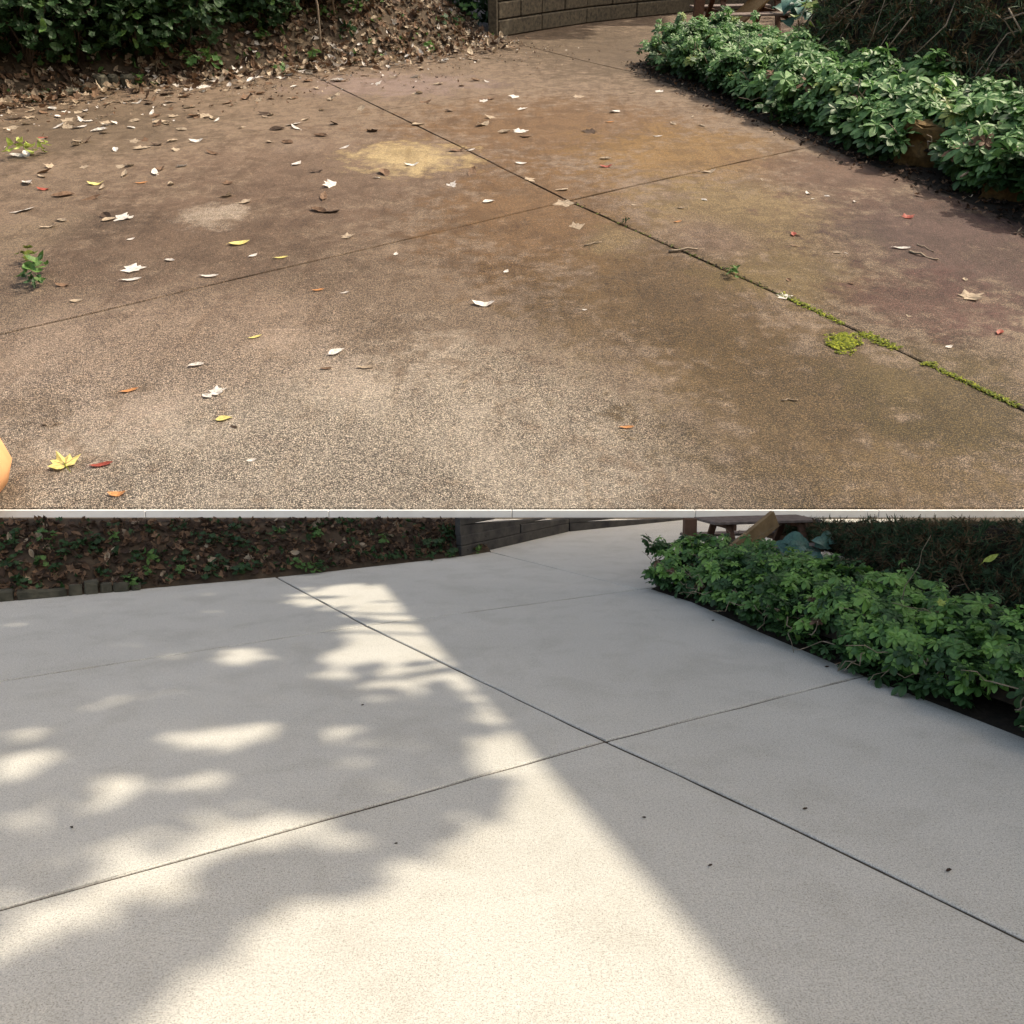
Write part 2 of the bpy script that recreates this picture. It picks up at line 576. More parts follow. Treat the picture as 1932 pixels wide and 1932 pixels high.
ovate = lambda t: 0.27 * math.sin(math.pi * min(1, t * 1.02) ** 0.8) ** 0.9 + 0.004
narrow = lambda t: 0.15 * math.sin(math.pi * t) ** 0.8 + 0.004
oblong = lambda t: 0.22 * (math.sin(math.pi * t) ** 0.5) + 0.004
LEAVES = [leaf_blade(ovate, 6, .35, .5, .3, .02, 1), leaf_blade(ovate, 6, .9, .25, -.8, .03, 2), leaf_blade(narrow, 6, .6, .5, .6, .02, 3),
          leaf_blade(oblong, 6, .2, .9, .2, .03, 4), leaf_blade(oblong, 6, 1.2, .3, 1.0, .03, 5), maple(6, .5), maple(7, 1.2), maple(8, .2)]
LEAF_MESH = {}


def leaf_mesh(i, c):
    if (i, c) not in LEAF_MESH:
        v, f = LEAVES[i]
        zmin = v[:, 2].min()
        v = v.copy()
        v[:, 2] -= zmin
        v[:, 2] *= .42
        LEAF_MESH[(i, c)] = mesh_from('fallen_leaf', v, f, DRY[c], smooth=False)
    return LEAF_MESH[(i, c)]


def whorl(n=7, seed=0, droop=0.2, w=0.19):
    """rosette of toothed leaves, diameter 1"""
    r = random.Random(seed)
    V, F = [], []
    for ring, cnt, L, el in ((0, n, .5, -droop), (1, max(3, n - 3), .34, .45)):
        for k in range(cnt):
            a = 2 * math.pi * (k + r.uniform(-.2, .2)) / cnt + ring * .4
            l = L * r.uniform(.8, 1.15)
            ca, sa = math.cos(a), math.sin(a)
            st = [(0.06, .03), (.32, w * .6), (.6, w * 1.05), (.8, w * 1.05), (.94, w * .62), (1.02, .03)]
            b = len(V)
            e = el + r.uniform(-.15, .15)
            for t, ww in st:
                x = t * l
                z = x * math.sin(e) - (x * x) * .55 + .05
                for s in (-1, 0, 1):
                    y = s * ww * l * 1.35
                    zz = z + abs(s) * ww * l * .35
                    V.append((x * ca - y * sa, x * sa + y * ca, zz))
            for i in range(len(st) - 1):
                for q in (0, 1):
                    o = b + i * 3 + q
                    F.append((o, o + 3, o + 4, o + 1))
    return np.array(V), F


WHORLS = [whorl(7, 1, .15), whorl(6, 2, .3), whorl(8, 3, .05), whorl(6, 4, .4), whorl(7, 5, .2, .16)]


def sprig(seed, n=9, maple_=False):
    """small leafy weed, size about 1"""
    r = random.Random(seed)
    V, F = [], []
    off = 0
    for k in range(n):
        a = r.uniform(0, 6.28)
        rad = r.uniform(.05, .45)
        h = r.uniform(.1, .75) * (1 - rad)
        src, f = (LEAVES[5 + k % 3] if maple_ else LEAVES[k % 4])
        mx = pose((rad * math.cos(a), rad * math.sin(a), h), (math.cos(a) * .5, math.sin(a) * .5, 1), r.uniform(.3, .5), a)
        m = np.array(mx)
        v = src @ m[:3, :3].T + m[:3, 3]
        V.append(v)
        F += [[i + off for i in q] for q in f]
        off += len(v)
    return np.concatenate(V), F


SPRIGS = [sprig(1), sprig(2, 12), sprig(3, 8, True), sprig(4, 11, True)]


def card(seed):
    r = random.Random(seed)
    V = [(-.5, 0, .04), (-.15, .2, .08), (.2, .2, .05), (.5, 0, -.05), (.2, -.2, .06), (-.15, -.2, .03)]
    return np.array([(x, y * r.uniform(.8, 1.2), z) for x, y, z in V]), [(0, 1, 5), (1, 2, 4, 5), (2, 3, 4)]


CARDS = [card(i) for i in range(4)]


def needle_tuft(seed):
    r = random.Random(seed)
    V, F = [], []
    for k in range(14):
        a = r.uniform(-1.3, 1.3)
        e = r.uniform(-.5, .6)
        x0 = r.uniform(-.45, .4)
        l = r.uniform(.18, .34)
        d = Vector((math.cos(a) * math.cos(e), math.sin(a) * math.cos(e), math.sin(e)))
        p = Vector((x0, 0, 0))
        s = d.orthogonal().normalized() * .02
        b = len(V)
        V += [tuple(p + s), tuple(p - s), tuple(p + d * l)]
        F.append((b, b + 1, b + 2))
    b = len(V)
    V += [(-.5, .012, 0), (-.5, -.012, 0), (.45, 0, .02)]
    F.append((b, b + 1, b + 2))
    return np.array(V), F


TUFTS = [needle_tuft(i) for i in range(4)]

# ------------------------------------------------------------------ slabs


def inset(poly, d):
    n = len(poly)
    area = sum(poly[i].x * poly[(i + 1) % n].y - poly[(i + 1) % n].x * poly[i].y for i in range(n))
    if area < 0: poly = poly[::-1]
    out = []
    for i in range(n):
        a, b, c = poly[i - 1], poly[i], poly[(i + 1) % n]
        e1, e2 = (b - a).normalized(), (c - b).normalized()
        n1, n2 = Vector((-e1.y, e1.x)), Vector((-e2.y, e2.x))
        k = n1 + n2
        L = max(0.35, k.dot(n1))
        out.append(b + k * (d / L))
    return out


def slab(name, pts, gap, thick, cham, mat, parent):
    p2 = [Vector((p[0], p[1])) for p in pts]
    # extra points along the edges so that the arris can be a little ragged
    dense = []
    for i, p in enumerate(p2):
        q = p2[(i + 1) % len(p2)]
        k = max(1, min(60, int((q - p).length / (gap * 12))))
        for j in range(k): dense.append(p.lerp(q, j / k))
    rag = gap * 0.2
    lo_ = inset(dense, gap / 2)
    hi_ = inset(lo_, cham)
    lo_ = [p + Vector((rng.uniform(-rag, rag), rng.uniform(-rag, rag))) for p in lo_]
    hi_ = [p + Vector((rng.uniform(-rag, rag), rng.uniform(-rag, rag))) for p in hi_]
    n = len(lo_)
    V = [(p.x, p.y, 0) for p in hi_] + [(p.x, p.y, -cham) for p in lo_] + [(p.x, p.y, -thick) for p in lo_]
    F = [list(range(n))]
    for r in (0, 1):
        for i in range(n):
            j = (i + 1) % n
            F.append([r * n + j, r * n + i, (r + 1) * n + i, (r + 1) * n + j])
    me = mesh_from(name, V, F, mat)
    return obj(name, me, parent)


def dirt_strip(pts, w, z, mat, parent):
    p2 = [Vector((p[0], p[1])) for p in pts]
    V, F = [], []
    for i, p in enumerate(p2):
        d = (p2[min(i + 1, len(p2) - 1)] - p2[max(i - 1, 0)]).normalized()
        n = Vector((-d.y, d.x)) * w / 2
        V += [(p.x + n.x, p.y + n.y, z), (p.x - n.x, p.y - n.y, z)]
    for i in range(len(p2) - 1): F.append((i * 2, i * 2 + 1, i * 2 + 3, i * 2 + 2))
    return tag(obj('joint_dirt', mesh_from('joint_dirt', V, F, mat), parent), kind='structure')


# the level, clean patio
patio = tag(empty('patio'), 'level patio of clean pale beige concrete slabs in the foreground', kind='structure')
X = (1142, 1398)
LOW = [
    [(-500, 1850), (14, 1712), (600, 1550), X, (1440, 1535), (1917, 1765), (2300, 1952), (2300, 3400), (-500, 3400)],
    [(-500, 1350), (14, 1283), (690, 1180), X, (600, 1550), (14, 1712), (-500, 1850)],
    [(-500, 1350), (14, 1283), (690, 1180), (520, 1088), (440, 1043), (-500, 1120)],
    [(690, 1180), (1000, 1140), (1205, 1112), (1330, 1097), (1800, 1235), (1630, 1275), (1400, 1333), X],
    [X, (1400, 1333), (1630, 1275), (1800, 1235), (2300, 1400), (2300, 1952), (1917, 1765), (1440, 1535)],
    [(690, 1180), (1000, 1140), (1205, 1112), (908, 1037), (840, 1018), (440, 1043), (520, 1088)],
    [(1205, 1112), (908, 1037), (840, 1018), (760, 979), (1700, 979), (1700, 1050), (1330, 1097)],
]
for poly in LOW:
    slab('concrete_slab', [low(*p) for p in poly], 0.018, 0.06, 0.005, MAT['clean'], patio)
me = mesh_from('joint_bed', [(-9, .5, -.009), (9, .5, -.009), (9, 12.9, -.009), (-9, 12.9, -.009)], [(0, 1, 2, 3)], MAT['joint'])
tag(obj('joint_bed', me, patio), kind='structure')

# the sloping, stained patio
hillpatio = tag(empty('patio', mat=M), 'sloping patio of brown stained exposed aggregate slabs', kind='structure')
XU = (1072, 379)
HI = [
    [(-500, 745), (21, 626), (166, 593), (375, 543), (660, 477), (868, 428), XU, (1380, 515), (1610, 620), (1917, 768), (2400, 992), (2500, 962), (-700, 962)],
    [(-500, 420), (14, 330), (400, 262), (725, 207), (875, 280), XU, (868, 428), (660, 477), (375, 543), (166, 593), (21, 626), (-500, 745)],
    [(-500, 420), (14, 330), (400, 262), (725, 207), (665, 178), (540, 118), (-500, 200)],
    [(725, 207), (888, 184), (1038, 163), (1220, 142), (1330, 125), (1700, 240), (1500, 283), (1300, 327), XU, (875, 280)],
    [XU, (1300, 327), (1500, 283), (1700, 240), (2400, 420), (2400, 992), (1917, 768), (1610, 620), (1380, 515)],
    [(725, 207), (888, 184), (1038, 163), (1220, 142), (1107, 116), (986, 85), (860, 50), (540, 118), (665, 178)],
    [(1220, 142), (1107, 116), (986, 85), (860, 50), (860, 0), (1900, 0), (1900, 60), (1330, 125)],
]
HI[0][10:12] = [(2330, 962)]
HI[4][4:6] = [(2400, 420), (2400, 940), (2330, 962)]
for poly in HI:
    slab('aggregate_slab', [up(*p) for p in poly], 0.075, 0.3, 0.02, MAT['stained'], hillpatio)
dirt_strip([up(*p) for p in ((21, 626), (166, 593), (375, 543), (660, 477), (868, 428), (1040, 387))], .07, -.028, MAT['stained'], hillpatio)
dirt_strip([up(*p) for p in ((14, 330), (400, 262), (720, 208))], .07, -.008, MAT['stained'], hillpatio)
dirt_strip([up(*p) for p in ((735, 205), (888, 184), (1038, 163), (1215, 142))], .07, -.012, MAT['stained'], hillpatio)
me = mesh_from('joint_bed', [(-22, .05, -.06), (22, .05, -.06), (40, 62, -.06), (-40, 62, -.06)], [(0, 1, 2, 3)], MAT['soil'])
tag(obj('joint_bed', me, hillpatio), kind='structure')

bm = bmesh.new()  # added kerb, standing for the white divider between the two patios
for i in range(-14, 14):
    box(bm, (i * 3 + 1.5, 12.99, -0.0 + 0.005), (2.99, 0.12, 0.21), None, 0.008)
tag(bm_obj('kerb', bm, MAT['kerb']), 'added white concrete kerb filling the gap at the foot of the sloping patio', kind='structure')

# ground and hillside
me = mesh_from('ground', [(-900, -900, -.09), (900, -900, -.09), (900, 900, -.09), (-900, 900, -.09)], [(0, 1, 2, 3)], MAT['earth'])
tag(obj('ground', me), 'bare earth ground', kind='structure')
vs_ = [(-150, 0.05, -.35), (150, .05, -.35), (150, 140, -.35), (-150, 140, -.35)]
h = obj('hillside', mesh_from('hillside', vs_, [(0, 1, 2, 3)], MAT['earth']))
h.matrix_world = M
tag(h, 'earth hillside under the sloping patio', kind='structure')

# ------------------------------------------------------------------ swept strips: banks, beds, hedge mounds


class Strip:
    """surface swept along a base line: profile of (outward, upward) offsets; frame(p) gives (origin, out, up) in world space"""

    def __init__(self, base, profile, upv, side=1, scale=1.0, step=0.25, amp=0.05, clip=False, taper=None):
        base = [Vector(p) for p in base]
        pts = []
        for a, b in zip(base, base[1:]):
            k = max(1, int((b - a).length / (step * scale)))
            for j in range(k): pts.append(a.lerp(b, j / k))
        pts.append(base[-1])
        self.up = Vector(upv).normalized()
        self.rows = []
        prof = []
        for (o0, u0), (o1, u1) in zip(profile, profile[1:]):
            k = max(1, int(math.hypot(o1 - o0, u1 - u0) / step))
            for j in range(k): prof.append((o0 + (o1 - o0) * j / k, u0 + (u1 - u0) * j / k))
        prof.append(profile[-1])
        n = len(pts)
        # smoothed outward direction
        dirs = []
        for i in range(n):
            a, b = pts[max(0, i - 4)], pts[min(n - 1, i + 4)]
            dirs.append((b - a).normalized().cross(self.up) * side)
        for i, p in enumerate(pts):
            row = []
            tp = taper(i / (n - 1)) if taper else 1.0
            for j, (o, u) in enumerate(prof):
                e = amp * scale * (min(1, j / 2))
                q = p + dirs[i].normalized() * o * scale * tp + self.up * u * scale * tp
                q = q + Vector((rng.gauss(0, 1), rng.gauss(0, 1), rng.gauss(0, 1))) * e * .5
                if clip: q.z = min(q.z, sight(q.y) - .015)
                row.append(q)
            self.rows.append(row)
        self.n, self.m = n, len(prof)

    def mesh(self, name, mat):
        V = [q for r in self.rows for q in r]
        m = self.m
        F = [(i * m + j, i * m + j + 1, (i + 1) * m + j + 1, (i + 1) * m + j) for i in range(self.n - 1) for j in range(m - 1)]
        me = mesh_from(name, V, F, mat, smooth=True)
        o = obj(name, me)
        return o

    def at(self, s, t):
        x, y = s * (self.n - 1.001), t * (self.m - 1.001)
        i, j = int(x), int(y)
        fx, fy = x - i, y - j
        r = self.rows
        p = (r[i][j] * (1 - fx) + r[i + 1][j] * fx) * (1 - fy) + (r[i][j + 1] * (1 - fx) + r[i + 1][j + 1] * fx) * fy
        nn = (r[i + 1][j] - r[i][j]).cross(r[i][j + 1] - r[i][j])
        if nn.length < 1e-9: nn = self.up.copy()
        nn.normalize()
        if nn.dot(self.up) < 0: nn = -nn
        return p, nn


ZUP = Vector((0, 0, 1))


def litter(name, strip, n, size, mats, wts, tlo, thi, parent=None, clip=False, lift=0.01, tilt=.35, sfun=None):
    L = []
    idx = list(range(len(mats)))
    for _ in range(n):
        s, t = rng.random(), tlo + (thi - tlo) * rng.random()
        if sfun and not sfun(s, t): continue
        p, nn = strip.at(s, t)
        sz = size * rng.uniform(.6, 1.3)
        p = p + nn * (lift + rng.random() * size * .25)
        if clip and p.z + sz * .3 > sight(p.y): continue
        L.append((rng.randrange(len(LEAVES)), pose(p, nn, sz, None, tilt), rng.choices(idx, wts)[0]))
    return bake(name, LEAVES, L, mats, parent)


def weeds(strip, n, size, label, cat, group, sfun, clip=False, mats=('weed',), protos=(0, 1, 2, 3), name='weed'):
    k = 0
    tries = 0
    while k < n and tries < n * 60:
        tries += 1
        s, t = rng.random(), rng.random()
        if not sfun(s, t): continue
        p, nn = strip.at(s, t)
        sz = size * rng.uniform(.7, 1.3)
        if clip and p.z + sz * .9 > sight(p.y): continue
        v, f = SPRIGS[rng.choice(protos)]
        me = mesh_from(name, v, f, MAT[rng.choice(mats)])
        o = obj(name, me)
        o.matrix_world = pose(p, (nn + strip.up * 1.0), sz, None, .1)
        tag(o, label + (', low down' if t < .14 else ', half way up' if t < .25 else ', high up') + (' at its left end', ' left of its middle', ' right of its middle', ' at its right end')[min(3, int(s * 4))], cat, group)
        k += 1


# ------------------------------------------------------------------ lower left bank
lb_base = [low(*p) for p in ((-420, 1180), (14, 1134), (150, 1122), (300, 1108), (520, 1089), (640, 1076), (760, 1062), (850, 1052), (905, 1044), (925, 1041))]
lbank = Strip(lb_base, [(-.02, -.01), (.06, .07), (.45, .42), (.9, .75), (1.6, 1.2), (4.5, 1.2)], ZUP, -1, 1.0, .14, .035, True)
tag(lbank.mesh('bank', MAT['earth']), 'shaded earth bank behind the clean patio', kind='structure')
tag(litter('leaf_litter', lbank, 15000, .085, [DRY['brown'], DRY['dark'], DRY['tan'], MAT['wood_leaf']], [3.5, 6, .35, 1.5], .02, .75, None, True, .004, .5),
    'dead brown leaves covering the shaded bank behind the clean patio', kind='stuff')
weeds(lbank, 60, .15, 'seedling in the shaded leaf litter', 'weed', 'seedlings on the shaded bank', lambda s, t: t < .5 and s > .2, True, ('wood_leaf', 'wood_leaf', 'weed'), name='seedling')
# weeds at the top left end; their sunlight is put into brighter leaf colour
weeds(lbank, 26, .12, 'bright weed on the shaded bank', 'weed', 'bright weeds at the left end of the shaded bank', lambda s, t: .18 < s < .34 and .22 < t < .5, True, ('weed', 'weed', 'weed_yel'), name='bright_weed')
# edging stones
edge = tag(empty('stone_edging', low(130, 1124)), 'row of mossy edging stones at the foot of the shaded bank on the left', 'edging')
for k, (x0, x1) in enumerate(((-70, 20), (24, 118), (124, 150), (153, 180), (184, 205), (209, 238), (242, 262))):
    a, b = low(x0, 1136 - x0 * .085), low(x1, 1136 - x1 * .085)
    bm = bmesh.new()
    hgt = (.10, .08, .10, .12, .10, .09, .07)[k]
    beam(bm, a + Vector((0, .06, hgt / 2 - .01)), b + Vector((0, .06, hgt / 2 - .01)), .10, hgt, .012)
    for v in bm.verts: v.co += Vector((rng.gauss(0, .006), rng.gauss(0, .006), rng.gauss(0, .006)))
    o = bm_obj('edging_stone', bm, MAT['stone'])
    o.parent = edge
    o.matrix_parent_inverse = Matrix.Translation(edge.location).inverted()

# timber wall, lower
def timber_wall(base, courses, upv, sc, depth, label, mat, post=True, clip=False, h=.13):
    base = [Vector(p) for p in base]
    root = empty('timber_wall', base[0])
    tag(root, label, 'wall')
    inv = Matrix.Translation(root.location).inverted()
    back = (base[-1] - base[0]).cross(Vector(upv)).normalized()
    if back.y < 0: back = -back
    for c in range(courses):
        for i, (a, b) in enumerate(zip(base, base[1:])):
            pieces = max(1, round((b - a).length / ((2.2 if clip else 4.2) * sc)))
            shift = (.5 if c % 2 else 0)
            cuts = [0] + [(j + shift) / pieces for j in range(0 if shift else 1, pieces)] + [1]
            for t0, t1 in zip(cuts, cuts[1:]):
                if t1 - t0 < .02: continue
                z0 = h * sc * (c + .5)
                p, q = a.lerp(b, t0 + .004) + upv * z0, a.lerp(b, t1 - .004) + upv * z0
                off = back * (depth * sc * .5 + rng.uniform(0, .012) * sc + c * .008 * sc)
                hh = h * sc * (.985 if clip else .94)
                if clip:      # the top course is cut down along the wall
                    lo_z = z0 - h * sc * .5
                    p, q = p + off, q + off
                    hp_, hq_ = sight(p.y + .06) - .003 - lo_z, sight(q.y + .06) - .003 - lo_z
                    if hp_ < .01: continue
                    if hq_ < .006:
                        q = p.lerp(q, (hp_ - .006) / (hp_ - hq_))
                        hq_ = .006
                    hp_, hq_ = min(hp_, hh), min(hq_, hh)
                    d2 = back * depth * sc * .5
                    V = []
                    for e, eh in ((p, hp_), (q, hq_)):
                        for g, zz in ((-d2, 0), (d2, 0), (d2, eh), (-d2, eh)):
                            V.append(Vector((e.x + g.x, e.y + g.y, lo_z + zz)))
                    bm = bmesh.new()
                    bv = [bm.verts.new(v) for v in V]
                    for f in ((0, 1, 2, 3), (7, 6, 5, 4), (0, 4, 5, 1), (1, 5, 6, 2), (2, 6, 7, 3), (3, 7, 4, 0)): bm.faces.new([bv[i] for i in f])
                    if min(hp_, hq_) > .05: bmesh.ops.bevel(bm, geom=bm.edges[:], offset=.01, segments=1, affect='EDGES')
                    o = bm_obj('timber', bm, mat)
                    o.parent = root
                    o.matrix_parent_inverse = inv
                    continue
                bm = bmesh.new()
                beam(bm, p + off, q + off, depth * sc, hh, .012 * sc if hh > .05 * sc else .003, upv)
                o = bm_obj('timber', bm, mat)
                o.parent = root
                o.matrix_parent_inverse = inv
    return root, inv, back


lw = [low(*p) for p in ((870, 1051), (1075, 1003), (1290, 981), (1560, 979))]
timber_wall(lw, 5, ZUP, 1.0, .12, 'low dark timber retaining wall at the far end of the clean patio', MAT['timber_dark'], clip=True, h=.12)

# ------------------------------------------------------------------ hedges
def hedge(front, prof, upv, side, sc, size_fn, density, label, cat, clip, mats, wts, bed_prof, taper=None, amp=.10, layers=2, trange=(0, 1), holes=()):
    mound = Strip(front, prof, upv, side, sc, .12, amp, clip, taper)
    root = empty('hedge', front[0])
    tag(root, label, cat)
    inv = Matrix.Translation(root.location).inverted()
    items = []
    for layer in range(layers):
        for _ in range(density):
            s, t = rng.random(), trange[0] + (trange[1] - trange[0]) * rng.random()
            p, nn = mound.at(s, t)
            sz = size_fn(s) * rng.choice((rng.uniform(.55, .9), rng.uniform(.8, 1.15), rng.uniform(1, 1.35)))
            deep = layer * .07 * sc + rng.random() * .03 * sc
            p = p - nn * deep + mound.up * rng.uniform(-.02, .05) * sc
            if clip and p.z + sz * .25 > sight(p.y): continue
            a_, b_, _ = proj(p)
            if any((a_ - h[0]) ** 2 / h[2] ** 2 + (b_ - h[1]) ** 2 / h[3] ** 2 < 1 for h in holes): continue
            if layer == 0 and rng.random() < .06: p = p + mound.up * rng.uniform(.03, .10) * sc
            nn2 = nn * .8 + mound.up * .7 + Vector((0, -.25, 0))
            mi = rng.choices(range(len(mats)), wts)[0] if layer == 0 else len(mats) - 1  # inner layer takes only the dark leaf: the hedge's inner shade as colour
            items.append(((p - EYE).length / sz + layer * 1e6, rng.randrange(len(WHORLS)), pose(p, nn2, sz, None, .22), mi))
    items.sort(key=lambda q: q[0])
    cache = {}
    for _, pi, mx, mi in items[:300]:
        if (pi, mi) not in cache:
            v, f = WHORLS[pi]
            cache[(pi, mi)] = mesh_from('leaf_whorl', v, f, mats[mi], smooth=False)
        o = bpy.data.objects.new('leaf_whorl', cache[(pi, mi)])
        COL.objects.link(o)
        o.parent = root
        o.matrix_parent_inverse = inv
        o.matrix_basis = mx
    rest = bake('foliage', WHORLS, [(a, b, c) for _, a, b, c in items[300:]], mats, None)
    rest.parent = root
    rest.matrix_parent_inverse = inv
    rest['kind'] = 'stuff'
    core = Strip([p for p in front], [(o * 1.0 + .10, u * .86 - .03) for o, u in prof], upv, side, sc, .15, .02, clip, taper)  # dark filling that stands for the shade inside the hedge
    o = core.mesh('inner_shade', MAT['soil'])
    o.name = 'shade_core'
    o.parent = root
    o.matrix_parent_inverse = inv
    return root, inv, mound


def stems(root, inv, mound, n, sc, r0, t0=(.0, .3), ln=(.12, .3), mat='twig', clip=False, down=True):
    bm = bmesh.new()
    for _ in range(n):
        p, nn = mound.at(rng.random(), rng.uniform(*t0))
        d = Vector((rng.gauss(0, 1), rng.gauss(-.4, .5), 0)) * .6 + mound.up * rng.uniform(-.6, .3) + nn * .4
        q = p + d.normalized() * rng.uniform(*ln) * sc
        pts = wander(p - nn * .03 * sc, q, 5, .022 * sc)
        if clip and max(v.z - sight(v.y) for v in pts) > -.01: continue
        tube(bm, pts, [r0 * sc * (1 - .12 * i) for i in range(6)], 4)
    o = bm_obj('stem', bm, MAT[mat], None, True)
    o.parent = root
    o.matrix_parent_inverse = inv
    o['kind'] = 'stuff'


# lower hedge
lf = [low(*p) for p in ((1222, 1112), (1300, 1137), (1430, 1195), (1560, 1250), (1640, 1284), (1780, 1338), (1917, 1392), (2150, 1490), (2500, 1640))]
lr, li, lm = hedge(lf, [(.20, .12), (-.02, .18), (.05, .30), (.28, .39), (.7, .40), (.95, .33), (1.1, .1)], ZUP, -1, 1.0, lambda s: .115, 2300,
                   'long low hedge of leafy whorls along the right of the clean patio', 'hedge', True,
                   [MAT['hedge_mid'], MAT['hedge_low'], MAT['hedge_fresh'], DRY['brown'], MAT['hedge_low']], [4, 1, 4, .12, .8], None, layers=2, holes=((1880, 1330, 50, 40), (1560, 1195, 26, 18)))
stems(lr, li, lm, 70, 1.0, .0045, (.0, .15), (.12, .3), 'twig', True)
stems(lr, li, lm, 34, 1.0, .0035, (.3, .9), (.25, .6), 'twig', True)
# planting bed under it
bed = Strip(lf, [(.03, .0), (.12, .03), (.5, .05), (6, .05)], ZUP, -1, 1.0, .2, .012, True)
tag(bed.mesh('planting_bed', MAT['soil']), 'dark soil bed under the lower hedge', kind='structure')
# low end cap whorls round the tip of the hedge
# brush behind the hedge
bf = [low(1425, 1072), low(1600, 1150), low(1760, 1230), low(1960, 1300), low(2300, 1420)]
bstrip = Strip([p + Vector((.35, .75, 0)) for p in bf], [(0, .3), (.25, .75), (.8, 1.1), (2.5, 1.2)], ZUP, -1, 1.0, .12, .10, True)
broot = tag(empty('conifer_shrub', bstrip.rows[2][0]), 'dark twiggy conifer with browned needles behind the lower hedge', 'shrub')
binv = Matrix.Translation(broot.location).inverted()
L = []
for _ in range(9000):
    p, nn = bstrip.at(rng.random(), rng.random() * .8)
    p = p - nn * abs(rng.gauss(0, .07)) + nn * .04
    sz = rng.uniform(.14, .30)
    if p.z + sz * .3 > sight(p.y): continue
    L.append((rng.randrange(4), pose(p, nn, sz, None, .6), 0 if rng.random() < .45 else 1))
o = bake('needles', TUFTS, L, [MAT['needle'], MAT['needle_g']])
o.parent, o.matrix_parent_inverse = broot, binv
o['kind'] = 'stuff'
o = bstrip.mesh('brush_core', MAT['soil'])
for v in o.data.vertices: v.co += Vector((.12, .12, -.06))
o.parent, o.matrix_parent_inverse = broot, binv
bm = bmesh.new()
for _ in range(60):
    s = rng.random()
    p, nn = bstrip.at(s, rng.random() * .3)
    q, _ = bstrip.at(min(.99, max(0, s + rng.uniform(-.15, .15))), rng.uniform(.35, .8))
    pts = [a + nn * .05 for a in wander(p, q, 6, .05)]
    if max(a.z - sight(a.y) for a in pts) > -.012: continue
    tube(bm, pts, [.006 - .0006 * i for i in range(7)], 4)
o = bm_obj('twig', bm, MAT['twig'], None, True)
o.parent, o.matrix_parent_inverse = broot, binv
o['kind'] = 'stuff'
# single leaves caught in the brush
for (px, py, d, sz, m, pr, lab) in ((1866, 1056, 4.2, .10, 'weed_yel', 2, 'yellow leaf hanging on a thin twig in the dark brush'),
                                    (1742, 1104, 4.6, .12, 'hedge_mid', 0, 'round green leaf on the brush behind the lower hedge'),
                                    (1775, 1138, 4.5, .06, 'weed_yel', 6, 'olive lobed leaf below the round leaf in the brush')):
    p = EYE + ray(px, py) * d
    v, f = LEAVES[pr]
    me = mesh_from('hanging_leaf', v, f, MAT[m])
    o = obj('hanging_leaf', me)
    o.matrix_world = pose(p, (-.1, -.8, .6), sz, rng.uniform(0, .8))
    tag(o, lab, 'leaf')

# ------------------------------------------------------------------ picnic table, posts
def picnic(mw, label, top_h=.74, L=1.7):
    root = tag(empty('picnic_table', mat=mw), label, 'picnic table')
    def part(name, f, m):
        bm = bmesh.new()
        f(bm)
        return bm_obj(name, bm, MAT[m], root)
    for k in range(4):
        part('table_plank', lambda bm: box(bm, (0, (k - 1.5) * .175, top_h), (L, .165, .04), None, .006), 'grey_wood')
    for s in (-1, 1):
        for k in (0, 1):
            part('bench_plank', lambda bm: box(bm, (0, s * (.62 + k * .15), .44), (L, .14, .04), None, .006), 'grey_wood')
    for x in (-L / 2 + .28, L / 2 - .28):
        for s in (-1, 1):
            part('leg', lambda bm: beam(bm, (x, s * .62, .0), (x, s * .22, top_h - .03), .045, .10, .004, Vector((1, 0, 0))), 'brown_wood')
        part('crosspiece', lambda bm: box(bm, (x + .05, 0, .395), (.045, 1.5, .09), None, .004), 'brown_wood')
        part('crosspiece', lambda bm: box(bm, (x + .05, 0, top_h - .065), (.045, .66, .09), None, .004), 'brown_wood')
    return root


c = low(1425, 1073)
picnic(Matrix.Translation(c) @ Matrix.Rotation(R_(12), 4, 'Z') @ Matrix.Scale(.70, 4), 'small grey picnic table behind the tip of the lower hedge')
def single_beam(name, a, b, w, h, m, label, cat):
    bm = bmesh.new()
    o_ = Vector(a)
    beam(bm, Vector((0, 0, 0)), Vector(b) - o_, w, h, .004)
    o = bm_obj(name, bm, MAT[m])
    o.location = o_
    tag(o, label, cat)


p = EYE + ray(1299, 1100) * 7.7
q = low(1299, 1092)
single_beam('wooden_post', q, (q.x, q.y, sight(q.y) - .01), .115, .115, 'brown_wood', 'short red brown wooden post by the tip of the lower hedge', 'post')
a, b = low(1350, 1097), EYE + ray(1462, 978) * 7.6
a = EYE + ray(1330, 1050) * 7.2
a = Vector((a.x, a.y, .12))
single_beam('leaning_board', a, b, .05, .17, 'tan_wood', 'tan board leaning diagonally behind the lower hedge', 'board')
# broad blue green leaves between table and brush
def hosta(pos, upv, sc, label, clip):
    root = tag(empty('broad_leaf_plant', pos), label, 'plant')
    inv = Matrix.Translation(root.location).inverted()
    for k in range(14):
        a = rng.uniform(0, 6.28)
        r = rng.uniform(.05, .32) * sc
        pp = Vector(pos) + Vector((math.cos(a) * r, math.sin(a) * r * .8, 0)) + Vector(upv) * rng.uniform(.25, .52) * sc
        if clip and pp.z > sight(pp.y) - .06: pp.z = sight(pp.y) - .09 - rng.random() * .1
        v, f = leaf_blade(lambda t: .36 * math.sin(math.pi * t ** .75) ** .8 + .004, 7, .3, -.5, 0, .01, k)
        o = obj('leaf', mesh_from('leaf', v, f, MAT['hosta'], smooth=True))
        o.parent, o.matrix_parent_inverse = root, inv
        o.matrix_basis = pose(pp, (math.cos(a) * .4, -.7, .8), rng.uniform(.2, .3) * sc, a)
    return root


hosta(low(1520, 1095), ZUP, .8, 'plant with broad blue green leaves behind the lower hedge', True)

